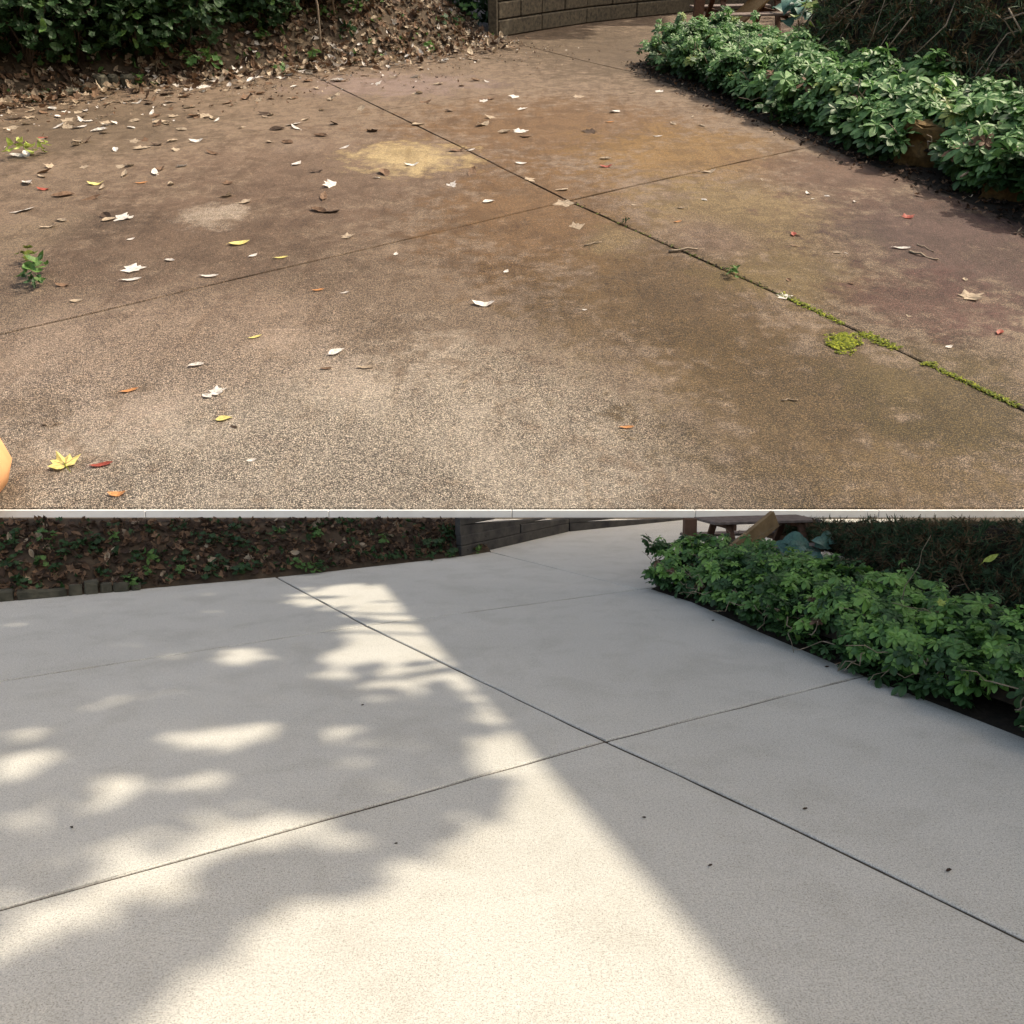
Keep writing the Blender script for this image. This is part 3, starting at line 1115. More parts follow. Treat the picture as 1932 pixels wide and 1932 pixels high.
# tiny dark crumbs on the clean patio
for px, py, l, lab in ((1340, 1636, 9, 'dark crumb of dead leaf on the near right shaded slab'), (1519, 1529, 10, 'dark leaf crumb right of the slab crossing in the shade'),
                       (1790, 1646, 12, 'dark sliver of dead leaf near the right joint'), (747, 1594, 7, 'tiny dark leaf bit on the sunlit near slab'),
                       (135, 1564, 9, 'dark leaf crumb on the left slab above the joint'), (684, 1332, 6, 'tiny dark bit in the shade left of the long joint'),
                       (1345, 1112 + 60, 6, 'tiny dark bit on the shaded slab near the hedge'), (1215, 1545, 8, 'dark crumb beside the long sunlit edge'),
                       (1560, 1240 + 20, 8, 'dark leaf crumb at the foot of the lower hedge')):
    p = low(px, py)
    d = (p - EYE).length
    v, f = LEAVES[4]
    o = obj('leaf_crumb', mesh_from('leaf_crumb', v, f, DRY['dark']))
    o.matrix_world = pose(p + Vector((0, 0, .004)), (0, 0, 1), l * d / FPX, rng.uniform(-.6, .6))
    tag(o, lab, 'leaf')

# ------------------------------------------------------------------ upper bank, wall, hedge
def hp(px, py):
    return hill(px, py)


NU = W_
ub_base = [hp(*p) for p in ((-420, 235), (14, 203), (90, 186), (180, 172), (330, 158), (470, 143), (620, 127), (760, 110), (870, 92), (935, 74))]
ubank = Strip(ub_base, [(-.05, -.03), (.15, .06), (.6, .35), (1.6, 1.0), (3.2, 1.9), (9, 4.0)], NU, -1, S, .2, .05)
tag(ubank.mesh('bank', MAT['earth']), 'earth bank above the stained patio', kind='structure')
tag(litter('leaf_litter', ubank, 17000, .078 * S, [DRY['tan'], DRY['brown'], DRY['dark'], DRY['white'], MAT['weed']], [3, 4.5, 2.5, .4, .5], .0, .42, None, False, .01, .55),
    'dead leaves covering the bank above the stained patio', kind='stuff')
toe = Strip(ub_base, [(.02, .03), (-.85, .02)], NU, -1, S, .25, .0)
tag(litter('leaf_drift', toe, 1500, .10 * S, [DRY['tan'], DRY['brown'], DRY['dark'], DRY['white']], [4, 4, 2, 1], 0, .75, None, False, .01, .35, lambda s, t: rng.random() > (t * 1.25) ** .6),
    'drift of dead leaves along the foot of the upper bank', kind='stuff')
weeds(ubank, 90, .22 * S, "green plant in the upper bank's dead leaves", 'weed', 'green plants on the upper bank', lambda s, t: t < .33 and s > .4 and (s > .62 or rng.random() < .35), False, ('weed', 'weed', 'wood_leaf'))
weeds(ubank, 34, .26 * S, 'seedling at the foot of the dark wood', 'weed', 'seedlings below the dark wood', lambda s, t: .04 < t < .16 and .22 < s < .55, False, ('weed', 'wood_leaf'), (2, 3), name='seedling')
toe3 = Strip(ub_base, [(.02, .012), (-1.9, .004)], NU, -1, S, .3, .0)
tag(litter('leaf_fragments', toe3, 4200, .028 * S, [DRY['tan'], DRY['brown'], DRY['dark'], DRY['white']], [3, 4, 3, 1.5], 0, 1, None, False, .004, .3, lambda s, t: rng.random() > (t * 1.05) ** .5),
    'small broken leaf fragments strewn over the far left slabs', kind='stuff')
# dark wood on the left: shrubs
SHRUBS = ['dark shrub cut by the left edge beside the bright sprig', 'dark shrub just behind the bright sunlit sprig', 'dark shrub above the left end of the edging blocks',
          'dark shrub above the tallest edging blocks', 'dark shrub right of the edging blocks', 'small dark shrub before the leafy slope', 'smallest dark shrub at the right end of the wood',
          'tall dark shrub in the second row at the left edge', 'tall dark shrub in the second row above the edging blocks', 'dark shrub in the second row, third from the left',
          'dark shrub in the second row beside the thin sapling', 'low dark shrub right of the pale sapling', 'tallest dark shrub at the back of the wood on the left', 'tall dark shrub in the middle of the back row',
          'tall dark shrub at the right of the back row']
k = 0
for px, py, wid, hgt in ((-120, 150, 1.1, 1.3), (30, 135, .9, 1.1), (120, 125, .9, 1.0), (210, 112, .9, .95), (300, 100, .8, .9), (385, 85, .8, .8), (470, 62, .7, .6), (40, 60, 1.3, 1.6), (180, 50, 1.3, 1.5), (320, 40, 1.2, 1.3), (450, 25, 1.1, 1.0), (590, 15, .9, .6), (-60, 10, 1.6, 2.4), (160, -20, 1.6, 2.2), (380, -25, 1.6, 1.8)):
    b = hp(px, max(py, -60))
    # drop onto the bank surface: search nearest bank point along the view
    best = min(((Vector(proj(q)[:2]) - Vector((px, py))).length, q) for r in ubank.rows[::2] for q in r[::1])[1]
    root = tag(empty('woodland_shrub', best), SHRUBS[k], 'shrub', 'shrubs of the dark wood')
    k += 1
    inv = Matrix.Translation(best).inverted()
    L = []
    for _ in range(620):
        d = Vector((rng.gauss(0, 1), rng.gauss(0, 1), rng.gauss(0, 1))).normalized() * (rng.random() ** .45)
        p = best + U_ * d.x * wid * .75 * S + V_ * d.y * wid * .55 * S + NU * (hgt * .55 + d.z * hgt * .55) * S
        L.append((rng.choice((0, 3, 5, 7)), pose(p, NU + Vector((d.x, d.y - .3, d.z)) * .6, rng.uniform(.07, .13) * S, None, .35), 0 if rng.random() < .93 else 1))
    o = bake('crown', LEAVES, L, [MAT['wood_leaf'], MAT['weed']])
    o.parent, o.matrix_parent_inverse = root, inv
    bm = bmesh.new()
    for _ in range(5):
        tube(bm, wander(best, best + NU * hgt * rng.uniform(.6, 1.1) * S + U_ * rng.gauss(0, .35) * S, 6, .03 * S), [.014 * S * (1 - .12 * i) for i in range(7)], 5)
    o = bm_obj('stem', bm, MAT['bark'], None, True)
    o.parent, o.matrix_parent_inverse = root, inv
# pale thin saplings
for px, py, tx, lab in ((598, 90, 604, 'thin pale sapling stem rising from the upper bank'), (640, 52, 628, 'leaning bare sapling beside the thin pale one')):
    best = min(((Vector(proj(q)[:2]) - Vector((px, py))).length, q) for r in ubank.rows for q in r)[1]
    bm = bmesh.new()
    tube(bm, wander(Vector((0, 0, 0)), NU * 1.6 * S + U_ * (tx - px) / 100 * S, 7, .03 * S), [.012 * S] * 8, 5)
    o = bm_obj('sapling', bm, MAT['twig'], None, True)
    o.location = best
    tag(o, lab, 'sapling')
# edging blocks at the foot of the upper bank
edge = tag(empty('stone_edging', hp(200, 170)), 'half buried edging blocks at the foot of the upper left bank', 'edging')
einv = Matrix.Translation(edge.location).inverted()
for k, (x0, y0, x1, y1, hgt) in enumerate(((50, 192, 96, 186, .06), (100, 186, 150, 178, .06), (156, 177, 182, 172, .07), (186, 172, 206, 168, .13), (209, 168, 228, 166, .12), (232, 166, 256, 163, .11))):
    a, b = hp(x0, y0), hp(x1, y1)
    bm = bmesh.new()
    beam(bm, a + NU * hgt * S * .5, b + NU * hgt * S * .5, .1 * S, hgt * S, .02 * S, NU)
    for v in bm.verts: v.co += Vector((rng.gauss(0, .03), rng.gauss(0, .03), rng.gauss(0, .03)))
    o = bm_obj('edging_stone', bm, MAT['stone'])
    o.parent, o.matrix_parent_inverse = edge, einv
# upper timber wall
uw = [hp(*p) for p in ((938, 72), (1020, 58), (1105, 45), (1200, 34), (1300, 24), (1420, 18), (1700, 12))]
root, inv, back = timber_wall(uw, 7, NU, S, .16, 'weathered timber retaining wall at the top of the stained patio', MAT['timber'], h=.19)
bm = bmesh.new()
beam(bm, uw[0] - U_ * .05 * S, uw[0] - U_ * .05 * S + NU * 1.0 * S, .12 * S, .12 * S, .015 * S, U_)
o = bm_obj('post', bm, MAT['timber'])
o.parent, o.matrix_parent_inverse = root, inv
# earth behind the wall, and a dark thicket in its corner
wallbank = Strip([p + back * .22 * S for p in uw], [(0, .0), (.02, .85), (.8, 1.15), (8, 5)], NU, -1, S, .4, .05)
tag(wallbank.mesh('bank', MAT['earth']), 'earth bank held by the upper timber wall', kind='structure')
root = tag(empty('thicket', hp(890, 62)), 'dark thicket in the corner between bank and upper timber wall', 'shrub')
inv = Matrix.Translation(root.location).inverted()
L = []
for _ in range(700):
    p = hp(rng.uniform(800, 935), rng.uniform(45, 70)) + NU * rng.uniform(.05, 1.0) * S + V_ * rng.uniform(0, .8) * S
    L.append((rng.randrange(4), pose(p, NU, rng.uniform(.09, .16) * S, None, .6), 0))
o = bake('crown', LEAVES, L, [MAT['wood_leaf']])
o.parent, o.matrix_parent_inverse = root, inv

# upper hedge
uf = [hp(*p) for p in ((1226, 118), (1262, 146), (1330, 172), (1430, 212), (1560, 262), (1690, 312), (1800, 352), (1917, 398), (2150, 490), (2500, 620))]
ur, ui, um = hedge(uf, [(.22, .13), (-.04, .17), (.05, .28), (.3, .36), (.7, .38), (.95, .32), (1.1, .1)], NU, -1, S, lambda s: (.08 + .08 * min(1, s * 2.0)) * S, 3200,
                   'bright hedge of whorled leaves spilling over the edge of the stained patio', 'hedge', False,
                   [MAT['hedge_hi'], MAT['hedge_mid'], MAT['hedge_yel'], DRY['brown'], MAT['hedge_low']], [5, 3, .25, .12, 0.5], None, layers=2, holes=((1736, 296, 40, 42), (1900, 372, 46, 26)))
stems(ur, ui, um, 110, S, .006, (.0, .12), (.12, .35), 'twig')
ubed = Strip(uf, [(-.16, .004), (.05, .02), (.5, .05), (7, .05)], NU, -1, S, .3, .012)
tag(ubed.mesh('planting_bed', MAT['soil']), 'dark soil bed under the upper hedge', kind='structure')
# crumbs of soil and leaf along the bed
toe2 = Strip(uf, [(.05, .015), (-.42, .004)], NU, -1, S, .25, .0)
tag(litter('leaf_crumbs', toe2, 3200, .035 * S, [DRY['dark'], DRY['brown'], MAT['soil'], DRY['tan']], [5, 3, 4, .5], 0, 1, None, False, .01, .4, lambda s, t: rng.random() > t * 1.1),
    'dark leaf crumbs and soil along the foot of the upper hedge', kind='stuff')
# ochre stones showing under the hedge
for px, py, w_, h_, lab in ((1738, 318, .32, .30, 'ochre edging stone showing under the upper hedge'), (1905, 384, .30, .20, 'dark ochre edging stone at the right end of the upper hedge')):
    bm = bmesh.new()
    box(bm, (0, 0, 0), (w_ * S, .2 * S, h_ * S), None, .03 * S)
    bmesh.ops.subdivide_edges(bm, edges=bm.edges[:], cuts=2, use_grid_fill=True)
    for v in bm.verts: v.co += Vector((rng.gauss(0, 1), rng.gauss(0, 1), rng.gauss(0, 1))) * .012 * S
    o = bm_obj('edging_stone', bm, MAT['brick'])
    o.matrix_world = Matrix.Translation(hp(px, py) + NU * h_ * .40 * S + V_ * .06 * S + U_ * .02 * S) @ M.to_3x3().to_4x4() @ Matrix.Rotation(R_(-28), 4, 'Z')
    tag(o, lab, 'stone')
# trailing roots below the hedge on the right
root = tag(empty('trailing_roots', hp(1830, 350)), 'pale trailing stems hanging from the upper hedge on the right', 'stems')
inv = Matrix.Translation(root.location).inverted()
for x0, y0, x1, y1 in ((1800, 300, 1870, 330), (1770, 318, 1830, 336), (1850, 320, 1800, 372), (1870, 330, 1910, 300), (1780, 350, 1840, 338), (1745, 300, 1790, 312), (1880, 345, 1835, 338)):
    bm = bmesh.new()
    tube(bm, wander(hp(x0, y0) + NU * .22 * S - V_ * .05 * S, hp(x1, y1) + NU * .12 * S, 7, .03 * S), [.008 * S] * 8, 5)
    o = bm_obj('stem', bm, MAT['twig'], None, True)
    o.parent, o.matrix_parent_inverse = root, inv

# dark conifer behind the upper hedge
us = Strip([p + V_ * 1.0 * S + U_ * .45 * S for p in uf[3:]], [(0, .25), (.3, .75), (1.0, 1.35), (2.6, 2.4)], NU, -1, S, .18, .10)
broot = tag(empty('conifer_shrub', us.rows[2][0]), 'dark conifer brush with bare twigs behind the upper hedge', 'shrub')
binv = Matrix.Translation(broot.location).inverted()
L = []
for _ in range(9000):
    p, nn = us.at(rng.random(), rng.random() * .95)
    p = p - nn * abs(rng.gauss(0, .08)) * S + nn * .05 * S
    L.append((rng.randrange(4), pose(p, nn, rng.uniform(.16, .32) * S, None, .6), 0 if rng.random() < .4 else 1))
o = bake('needles', TUFTS, L, [MAT['needle'], MAT['needle_g']])
o.parent, o.matrix_parent_inverse = broot, binv
o['kind'] = 'stuff'
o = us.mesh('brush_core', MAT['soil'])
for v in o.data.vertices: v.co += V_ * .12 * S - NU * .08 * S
o.parent, o.matrix_parent_inverse = broot, binv
bm = bmesh.new()
for _ in range(70):
    s = rng.random()
    p, nn = us.at(s, rng.random() * .4)
    q, _ = us.at(min(.99, max(0, s + rng.uniform(-.2, .2))), rng.uniform(.3, .9))
    tube(bm, [a + nn * .08 * S for a in wander(p, q, 6, .13 * S)], [(.006 - .0005 * i) * S for i in range(7)], 4)
o = bm_obj('twig', bm, MAT['twig'], None, True)
o.parent, o.matrix_parent_inverse = broot, binv
o['kind'] = 'stuff'

for (pts, lab) in ((((1700, -20, .9), (1640, 25, .8), (1570, 55, .62)), 'overhanging branch with olive lobed leaves above the upper hedge'),
                   (((1900, 60, .8), (1830, 95, .7), (1750, 110, .6)), 'overhanging branch with dark leaves before the upper conifer'),
                   (((1560, -10, .8), (1540, 40, .7), (1500, 62, .55)), 'thin leafy branch behind the tip of the upper hedge')):
    P = [hp(x, y + 110) + NU * h_ * S for x, y, h_ in pts]
    root = tag(empty('branch', P[0]), lab, 'branch')
    inv = Matrix.Translation(P[0]).inverted()
    bm = bmesh.new()
    tube(bm, wander(P[0], P[1], 4, .03 * S) + wander(P[1], P[2], 4, .03 * S)[1:], [(.014 - .0014 * i) * S for i in range(9)], 5)
    L = []
    for _ in range(9):
        a = P[0].lerp(P[1], rng.random()) if rng.random() < .4 else P[1].lerp(P[2], rng.random())
        b = a + Vector((rng.gauss(0, 1), rng.gauss(0, .5), rng.gauss(-.1, .5))) * .16 * S
        tube(bm, wander(a, b, 4, .015 * S), [.004 * S] * 5, 4)
        for _ in range(4):
            c_ = a.lerp(b, rng.uniform(.4, 1.1)) + Vector((rng.gauss(0, 1), rng.gauss(0, 1), rng.gauss(0, 1))) * .04 * S
            L.append((rng.choice((0, 5, 6, 7)), pose(c_, NU + Vector((0, -.6, 0)), rng.uniform(.09, .17) * S, None, .35), rng.choices((0, 1), (3, 1))[0]))
    o = bm_obj('stem', bm, MAT['twig'], None, True)
    o.parent, o.matrix_parent_inverse = root, inv
    o = bake('leaves', LEAVES, L, [MAT['weed'], MAT['hedge_yel']])
    o.parent, o.matrix_parent_inverse = root, inv

# table, post, board at the top of the upper patio
pm = hp(1395, 66)
picnic(Matrix.Translation(pm) @ M.to_3x3().to_4x4() @ Matrix.Rotation(R_(10), 4, 'Z') @ Matrix.Scale(S * .62, 4), 'grey picnic table behind the tip of the upper hedge')
q = hp(1311, 76)
single_beam('wooden_post', q, q + NU * 1.0 * S, .11 * S, .11 * S, 'brown_wood', 'brown wooden post rising behind the tip of the upper hedge', 'post')
a = hp(1372, 70)
single_beam('leaning_board', a + NU * .1 * S, a + NU * .75 * S + U_ * .72 * S, .05 * S, .17 * S, 'tan_wood', 'tan board leaning diagonally behind the upper hedge', 'board')
hosta(hp(1490, 78), NU, S * .9, 'plant with broad blue green leaves behind the upper hedge', False)
for (px, py, sz, m, pr, lab) in ((1610, 40, .3, 'hedge_yel', 7, 'large olive lobed leaf hanging before the upper conifer'), (1730, 58, .26, 'weed_yel', 2, 'pale yellow leaf hanging before the upper conifer'),
                                 (1655, 125, .16, 'hosta', 0, 'pale blue green leaf standing up from the upper hedge')):
    p = hp(px, py + 95) + NU * .52 * S
    p = EYE + ray(px, py) * (proj(hp(px, py + 70))[2] * .93)
    v, f = LEAVES[pr]
    o = obj('hanging_leaf', mesh_from('hanging_leaf', v, f, MAT[m]))
    o.matrix_world = pose(p, (-.1, -.7, .7), sz * S, rng.uniform(-.5, .5))
    tag(o, lab, 'leaf')

# ------------------------------------------------------------------ small things on the stained patio
def fallen(px, py, lpx, c, i, spin, label, group=None, lift=.0, tilt=.0):
    p = hp(px, py)
    d = proj(p)[2]
    o = obj('fallen_leaf', leaf_mesh(i, c))
    o.matrix_world = pose(p + NU * (.006 + lift), NU, lpx * 1.15 * d / FPX, spin, tilt)
    tag(o, label, 'leaf', group)
    return o


ONES = [  # px, py, length px, colour, shape, spin, label
    (922, 381, 22, 'white', 1, .4, 'white curled leaf on the slab left of the joint crossing'),
    (912, 575, 38, 'white', 3, -.1, 'long white leaf lying flat in the middle of the near slab'),
    (955, 513, 15, 'white', 0, 1.2, 'small white leaf above the long white one'),
    (747, 480, 14, 'white', 0, 1.6, 'small white leaf beside the faint cross joint'),
    (635, 665, 32, 'white', 1, .7, 'white leaf with a red stalk on the near slab'),
    (690, 694, 30, 'tan', 2, .1, 'thin tan leaf right of the white leaf with red stalk'),
    (615, 696, 22, 'brown', 2, .1, 'small brown leaf below the white leaf with red stalk'),
    (370, 690, 26, 'white', 4, .5, 'crumpled white leaf above the white leaf pair'),
    (409, 740, 36, 'white', 6, .3, 'crumpled white lobed leaf of the white pair'),
    (390, 748, 22, 'white', 1, 2.5, 'smaller white leaf beside the crumpled lobed one'),
    (244, 738, 30, 'orange', 2, .5, 'orange curled leaf on the left of the near slab'),
    (423, 791, 27, 'yellow', 1, .2, 'yellow curled leaf below the white leaf pair'),
    (442, 806, 18, 'dark', 2, -.4, 'dark curled leaf beside the yellow one'),
    (481, 637, 24, 'yellow', 2, .6, 'thin yellow leaf on the left half of the near slab'),
    (475, 869, 17, 'white', 0, .4, 'small white leaf near the lower edge of the stained patio'),
    (192, 878, 38, 'red', 2, .35, 'dark red leaf beside the big yellow maple leaf'),
    (222, 933, 30, 'orange', 3, .1, 'orange and yellow leaf at the lower edge of the stained patio'),
    (600, 548, 22, 'orange', 2, .3, 'pinkish leaf left of the middle of the near slab'),
    (650, 553, 16, 'white', 2, .6, 'small pale leaf right of the pinkish one'),
    (877, 721, 14, 'tan', 2, 1.0, 'small tan leaf in the middle of the near slab'),
    (1182, 807, 26, 'orange', 2, .1, 'orange leaf on the right half of the near slab'),
    (1103, 585, 9, 'white', 0, .1, 'tiny white leaf right of the long white one'),
    (1497, 443, 20, 'red', 4, 1.4, 'red cupped leaf on the right slab'),
    (1712, 410, 26, 'red', 6, .2, 'orange red lobed leaf near the upper hedge'),
    (1886, 628, 22, 'red', 4, .9, 'red cupped leaf at the right edge of the stained patio'),
    (1700, 469, 30, 'white', 2, -.05, 'long pale leaf beside a stick on the right slab'),
    (1830, 561, 46, 'tan', 6, .1, 'large crumpled tan leaf at the right edge of the stained patio'),
    (1478, 560, 30, 'white', 5, .0, 'white lobed leaf lying on the mossy joint'),
    (1790, 655, 16, 'white', 0, .5, 'small white leaf right of the moss'),
    (1278, 419, 16, 'orange', 2, .4, 'small orange leaf right of the joint crossing'),
    (1337, 325, 24, 'tan', 3, .3, 'tan leaf on the cross joint'),
    (1240, 258, 18, 'white', 2, .2, 'pale leaf between the joints on the right'),
    (1143, 315, 22, 'red', 3, .0, 'red and white leaf on the middle of the slab'),
    (1142, 300, 20, 'tan', 4, .2, 'tan leaf just above the red and white one'),
    (983, 309, 20, 'white', 0, -.2, 'white leaf right of the long joint'),
    (888, 284, 18, 'white', 2, .8, 'pale leaf touching the long joint'),
    (863, 285, 28, 'brown', 3, .2, 'brown leaf touching the long joint on its left'),
    (560, 310, 24, 'white', 0, 1.2, 'upright white leaf left of the yellow patch'),
    (777, 312, 24, 'white', 3, .1, 'cream leaf lying on the yellow patch'),
    (655, 447, 28, 'tan', 6, .2, 'crumpled pale leaf above the faint cross joint'),
    (452, 460, 34, 'yellow', 0, .45, 'yellow leaf with an orange rim on the left slab'),
    (478, 483, 18, 'white', 0, 1.0, 'small white leaf below the yellow leaf with orange rim'),
    (530, 487, 24, 'yellow', 2, .3, 'yellowish leaf right of the small white one'),
    (250, 508, 44, 'white', 5, .1, 'large white lobed leaf on the left slab'),
    (248, 529, 34, 'white', 2, .3, 'long white leaf below the large lobed one'),
    (320, 492, 18, 'white', 4, .0, 'small white leaf right of the large lobed one'),
    (395, 522, 32, 'white', 2, .1, 'long pale leaf near the faint cross joint on the left'),
    (120, 539, 26, 'brown', 3, .0, 'brown leaf below the weed on the left slab'),
    (145, 568, 22, 'tan', 0, .2, 'tan leaf on the left end of the cross joint'),
    (245, 412, 18, 'white', 0, 1.2, 'white upright leaf on the far left slab'),
    (207, 415, 26, 'tan', 1, .6, 'pair of pale curled leaves on the far left slab'),
    (117, 417, 22, 'tan', 4, -.3, 'pale curled leaf at the left edge of the slab'),
    (247, 452, 14, 'white', 0, .8, 'small cream leaf left of the yellow leaf with orange rim'),
    (182, 348, 28, 'yellow', 3, .1, 'yellow leaf pair on the far left slab'),
    (84, 358, 24, 'red', 3, .0, 'red leaf at the left edge of the far slab'),
    (267, 346, 22, 'orange', 2, .3, 'orange curled leaf right of the yellow pair'),
    (430, 346, 26, 'brown', 6, .5, 'dark crumpled leaf on the far slab'),
    (82, 261, 18, 'red', 0, .1, 'bright red leaf among pale ones near the left edge'),
    (925, 187, 20, 'brown', 6, .4, 'crumpled brown leaf standing on the far joint'),
    (1150, 231, 16, 'orange', 2, .1, 'small pinkish leaf on the far right slab'),
]
for a in ONES: fallen(a[0], a[1], a[2], a[3], a[4], a[5], a[6])
# many more, thickest towards the upper left bank
GL = {'white': 'small bleached leaf scattered on the far left slabs of the stained patio', 'tan': 'small tan leaf scattered on the far left slabs of the stained patio',
      'brown': 'small brown leaf scattered on the far left slabs of the stained patio', 'dark': 'small dark dead leaf scattered on the far left slabs of the stained patio'}


def PLACE(px, py):
    e = 205 - px * .125
    row = 'close below the bank' if py < e + 45 else 'lying in the open' if py < e + 110 else 'lying far from the bank'
    return row + (' at the left edge' if px < 220 else ' left of the middle' if px < 440 else " near the long joint's upper end" if px < 700 else ' right of the long joint')


k = 0
while k < 225:
    px, py = rng.uniform(14, 1250), rng.uniform(110, 430)
    edge_y = 205 - px * .125 if px < 940 else 60
    if py < edge_y: continue
    dens = math.exp(-(py - edge_y) / 60) * (1.0 if px < 650 else .5 if px < 950 else .2) + .03
    if rng.random() > dens: continue
    c = rng.choices(('white', 'tan', 'brown', 'dark'), (3, 4, 2, 1))[0]
    fallen(px, py, rng.uniform(.07, .13) * (py + VL) / 1.95, c, rng.randrange(8), None, GL[c].replace('scattered on the far left slabs of the stained patio', PLACE(px, py)), 'small leaves scattered on the stained patio', .0, .18)
    k += 1
RL = 'tiny pale leaf scrap on the right slabs of the stained patio'
for _ in range(34):
    px, py = rng.uniform(1150, 1900), rng.uniform(220, 620)
    if py < 150 + (px - 1226) * .42 + 25 or py > 560 + (px - 1500) * .4: continue
    fallen(px, py, rng.uniform(8, 15), rng.choice(('white', 'tan', 'tan', 'brown')), rng.randrange(5), None, RL, 'leaf scraps on the right slabs', 0, .1)

# big yellow maple leaf with its stalk
p = hp(122, 876)
d = proj(p)[2]
root = tag(empty('maple_leaf', p), 'big pale yellow maple leaf at the lower left of the stained patio', 'leaf')
root.matrix_world = pose(p + NU * .03, NU, 66 * d / FPX, 2.3)
v, f = maple(21, .22)
v = v[:-3]
f = f[:-1]
v[:, 2] -= v[:, 2].min()
o = obj('blade', mesh_from('blade', v, f, DRY['yellow']), root)
bm = bmesh.new()
tube(bm, [(-.05, 0, .03), (-.3, .03, .05), (-.62, .02, .02)], [.014, .012, .010], 5)
bm_obj('stalk', bm, MAT['moss'], root, True)
bm = bmesh.new()
for ang in (0, .6, -.6, 1.35, -1.35):
    tube(bm, [(-.1, 0, .015), (-.1 + .4 * math.cos(ang), .4 * math.sin(ang), .06)], [.008, .003], 4)
bm_obj('vein', bm, DRY['tan'], root, True)

# sticks
for x0, y0, x1, y1, r, lab in ((1715, 476, 1770, 492, .011, 'thin pale stick on the right slab below the long pale leaf'), (1730, 462, 1762, 476, .006, 'thin short twig above the pale stick'),
                               (1262, 477, 1316, 473, .014, 'brown twig lying across the long joint'), (1475, 757, 1505, 756, .007, 'short pale twig on the right half of the near slab'),
                               (80, 803, 118, 800, .006, 'thin dark twig at the left of the near slab'), (1102, 465, 1135, 458, .007, 'wisp of dry grass stalk near the joint crossing')):
    a, b = hp(x0, y0), hp(x1, y1)
    bm = bmesh.new()
    tube(bm, [q + NU * r * .6 * S for q in wander(Vector((0, 0, 0)), b - a, 5, .005 * S)], [r * .6 * S * (1 - .08 * i) for i in range(6)], 5)
    o = bm_obj('stick', bm, MAT['twig'], None, True)
    o.location = a
    tag(o, lab, 'stick')


# moss and weeds in the joint
def moss(name, pts, n, size, mats, wts, label):
    L = []
    for _ in range(n):
        q = rng.choices(pts, [c[2] for c in pts])[0]
        a = rng.uniform(0, 6.28)
        r = rng.random() ** .62 * (1 + .22 * math.sin(3 * a + q[0]) + .12 * math.sin(7 * a))
        px, py = q[0] + math.cos(a) * r * q[3], q[1] + math.sin(a) * r * q[4]
        L.append((rng.randrange(4), pose(hp(px, py) + NU * rng.uniform(0, .008) * S, NU, size * .75 * S * rng.uniform(.6, 1.4), None, .3), rng.choices(range(len(mats)), wts)[0]))
    o = bake(name, CARDS, L, mats)
    tag(o, label, 'moss', None, 'stuff')


moss('moss', [(1593, 647, 1, 36, 20), (1590, 646, 1.2, 26, 14)], 2200, .014, [MAT['moss'], MAT['moss_d']], [3, 1.3], 'round yellow green moss patch beside the joint')
jl = [(1480 + t * 440, 557 + t * 208) for t in [i / 40 for i in range(41)]]
moss('moss', [(x - 3, y + 1, (3 if 1590 < x < 1760 else 1.2), (16 if 1600 < x < 1760 else 9), 4) for x, y in jl if math.sin(x * .05) + math.sin(x * .021 + 1) > -.7], 1700, .014, [MAT['moss'], MAT['moss_d']], [2.5, 3], 'yellow green moss growing along the long joint')
moss('moss', [(x, y, 1, 6, 2) for x, y in [(1075 + t * 410, 380 + t * 182) for t in [i / 30 for i in range(31)]]], 240, .018, [MAT['moss_d'], MAT['soil']], [2, 2], 'dark moss crumbs in the long joint')
for px, py, szp, m, pr, lab in ((1383, 511, 34, 'weed', 1, 'small bluish weed sprouting from the long joint'), (1180, 418, 20, 'wood_leaf', 0, 'tiny dark weed in the joint near the crossing'),
                                (78, 505, 70, 'weed', 1, 'dark green weed clump on the left slab'), (62, 482, 46, 'moss_d', 0, 'olive weed at the top of the weed clump'), (66, 530, 44, 'wood_leaf', 0, 'dark low weed under the weed clump'),
                                (40, 282, 50, 'weed_yel', 1, 'yellow green weed at the left edge by the bank'), (80, 280, 40, 'weed_yel', 0, 'second yellow green weed beside the first at the left edge'),
                                (36, 150, 76, 'weed_yel', 2, 'bright sunlit sprig of lobed leaves before the dark wood'), (1410, 205, 24, 'weed', 0, 'small weed at the foot of the upper hedge')):
    p = hp(px, py + szp * .3)
    d = proj(p)[2]
    v, f = SPRIGS[pr]
    o = obj('weed', mesh_from('weed', v, f, MAT[m]))
    o.matrix_world = pose(p, NU + Vector((0, 0, .2)), szp * d / FPX, rng.uniform(0, 6))
    tag(o, lab, 'weed')

# orange rounded stand-in for a fingertip over the lens, at the lower left edge
p = hp(-42, 952)
bm = bmesh.new()
prof = [(0.0, 0), (.42, 0), (.62, .15), (.74, .5), (.70, .95), (.60, 1.25), (.66, 1.32), (.66, 1.40), (.56, 1.40), (.54, 1.2), (.6, .9), (0, .85)]
rings = []
for r, z in prof:
    rings.append([bm.verts.new((r * math.cos(t), r * math.sin(t), z)) for t in [2 * math.pi * k / 40 for k in range(40)]] if r else [bm.verts.new((0, 0, z))])
for r0, r1 in zip(rings, rings[1:]):
    for k in range(40):
        if len(r0) == 1: bm.faces.new((r0[0], r1[(k + 1) % 40], r1[k]))
        elif len(r1) == 1: bm.faces.new((r0[k], r0[(k + 1) % 40], r1[0]))
        else: bm.faces.new((r0[k], r0[(k + 1) % 40], r1[(k + 1) % 40], r1[k]))
o = bm_obj('orange_fingertip', bm, MAT['orange'], None, True)
o.matrix_world = Matrix.Translation(p) @ M.to_3x3().to_4x4() @ Matrix.Rotation(R_(-30), 4, 'Y') @ Matrix.Scale(1.45, 4)
tag(o, 'rounded smooth orange stand-in for a fingertip at the lower left edge', 'fingertip')

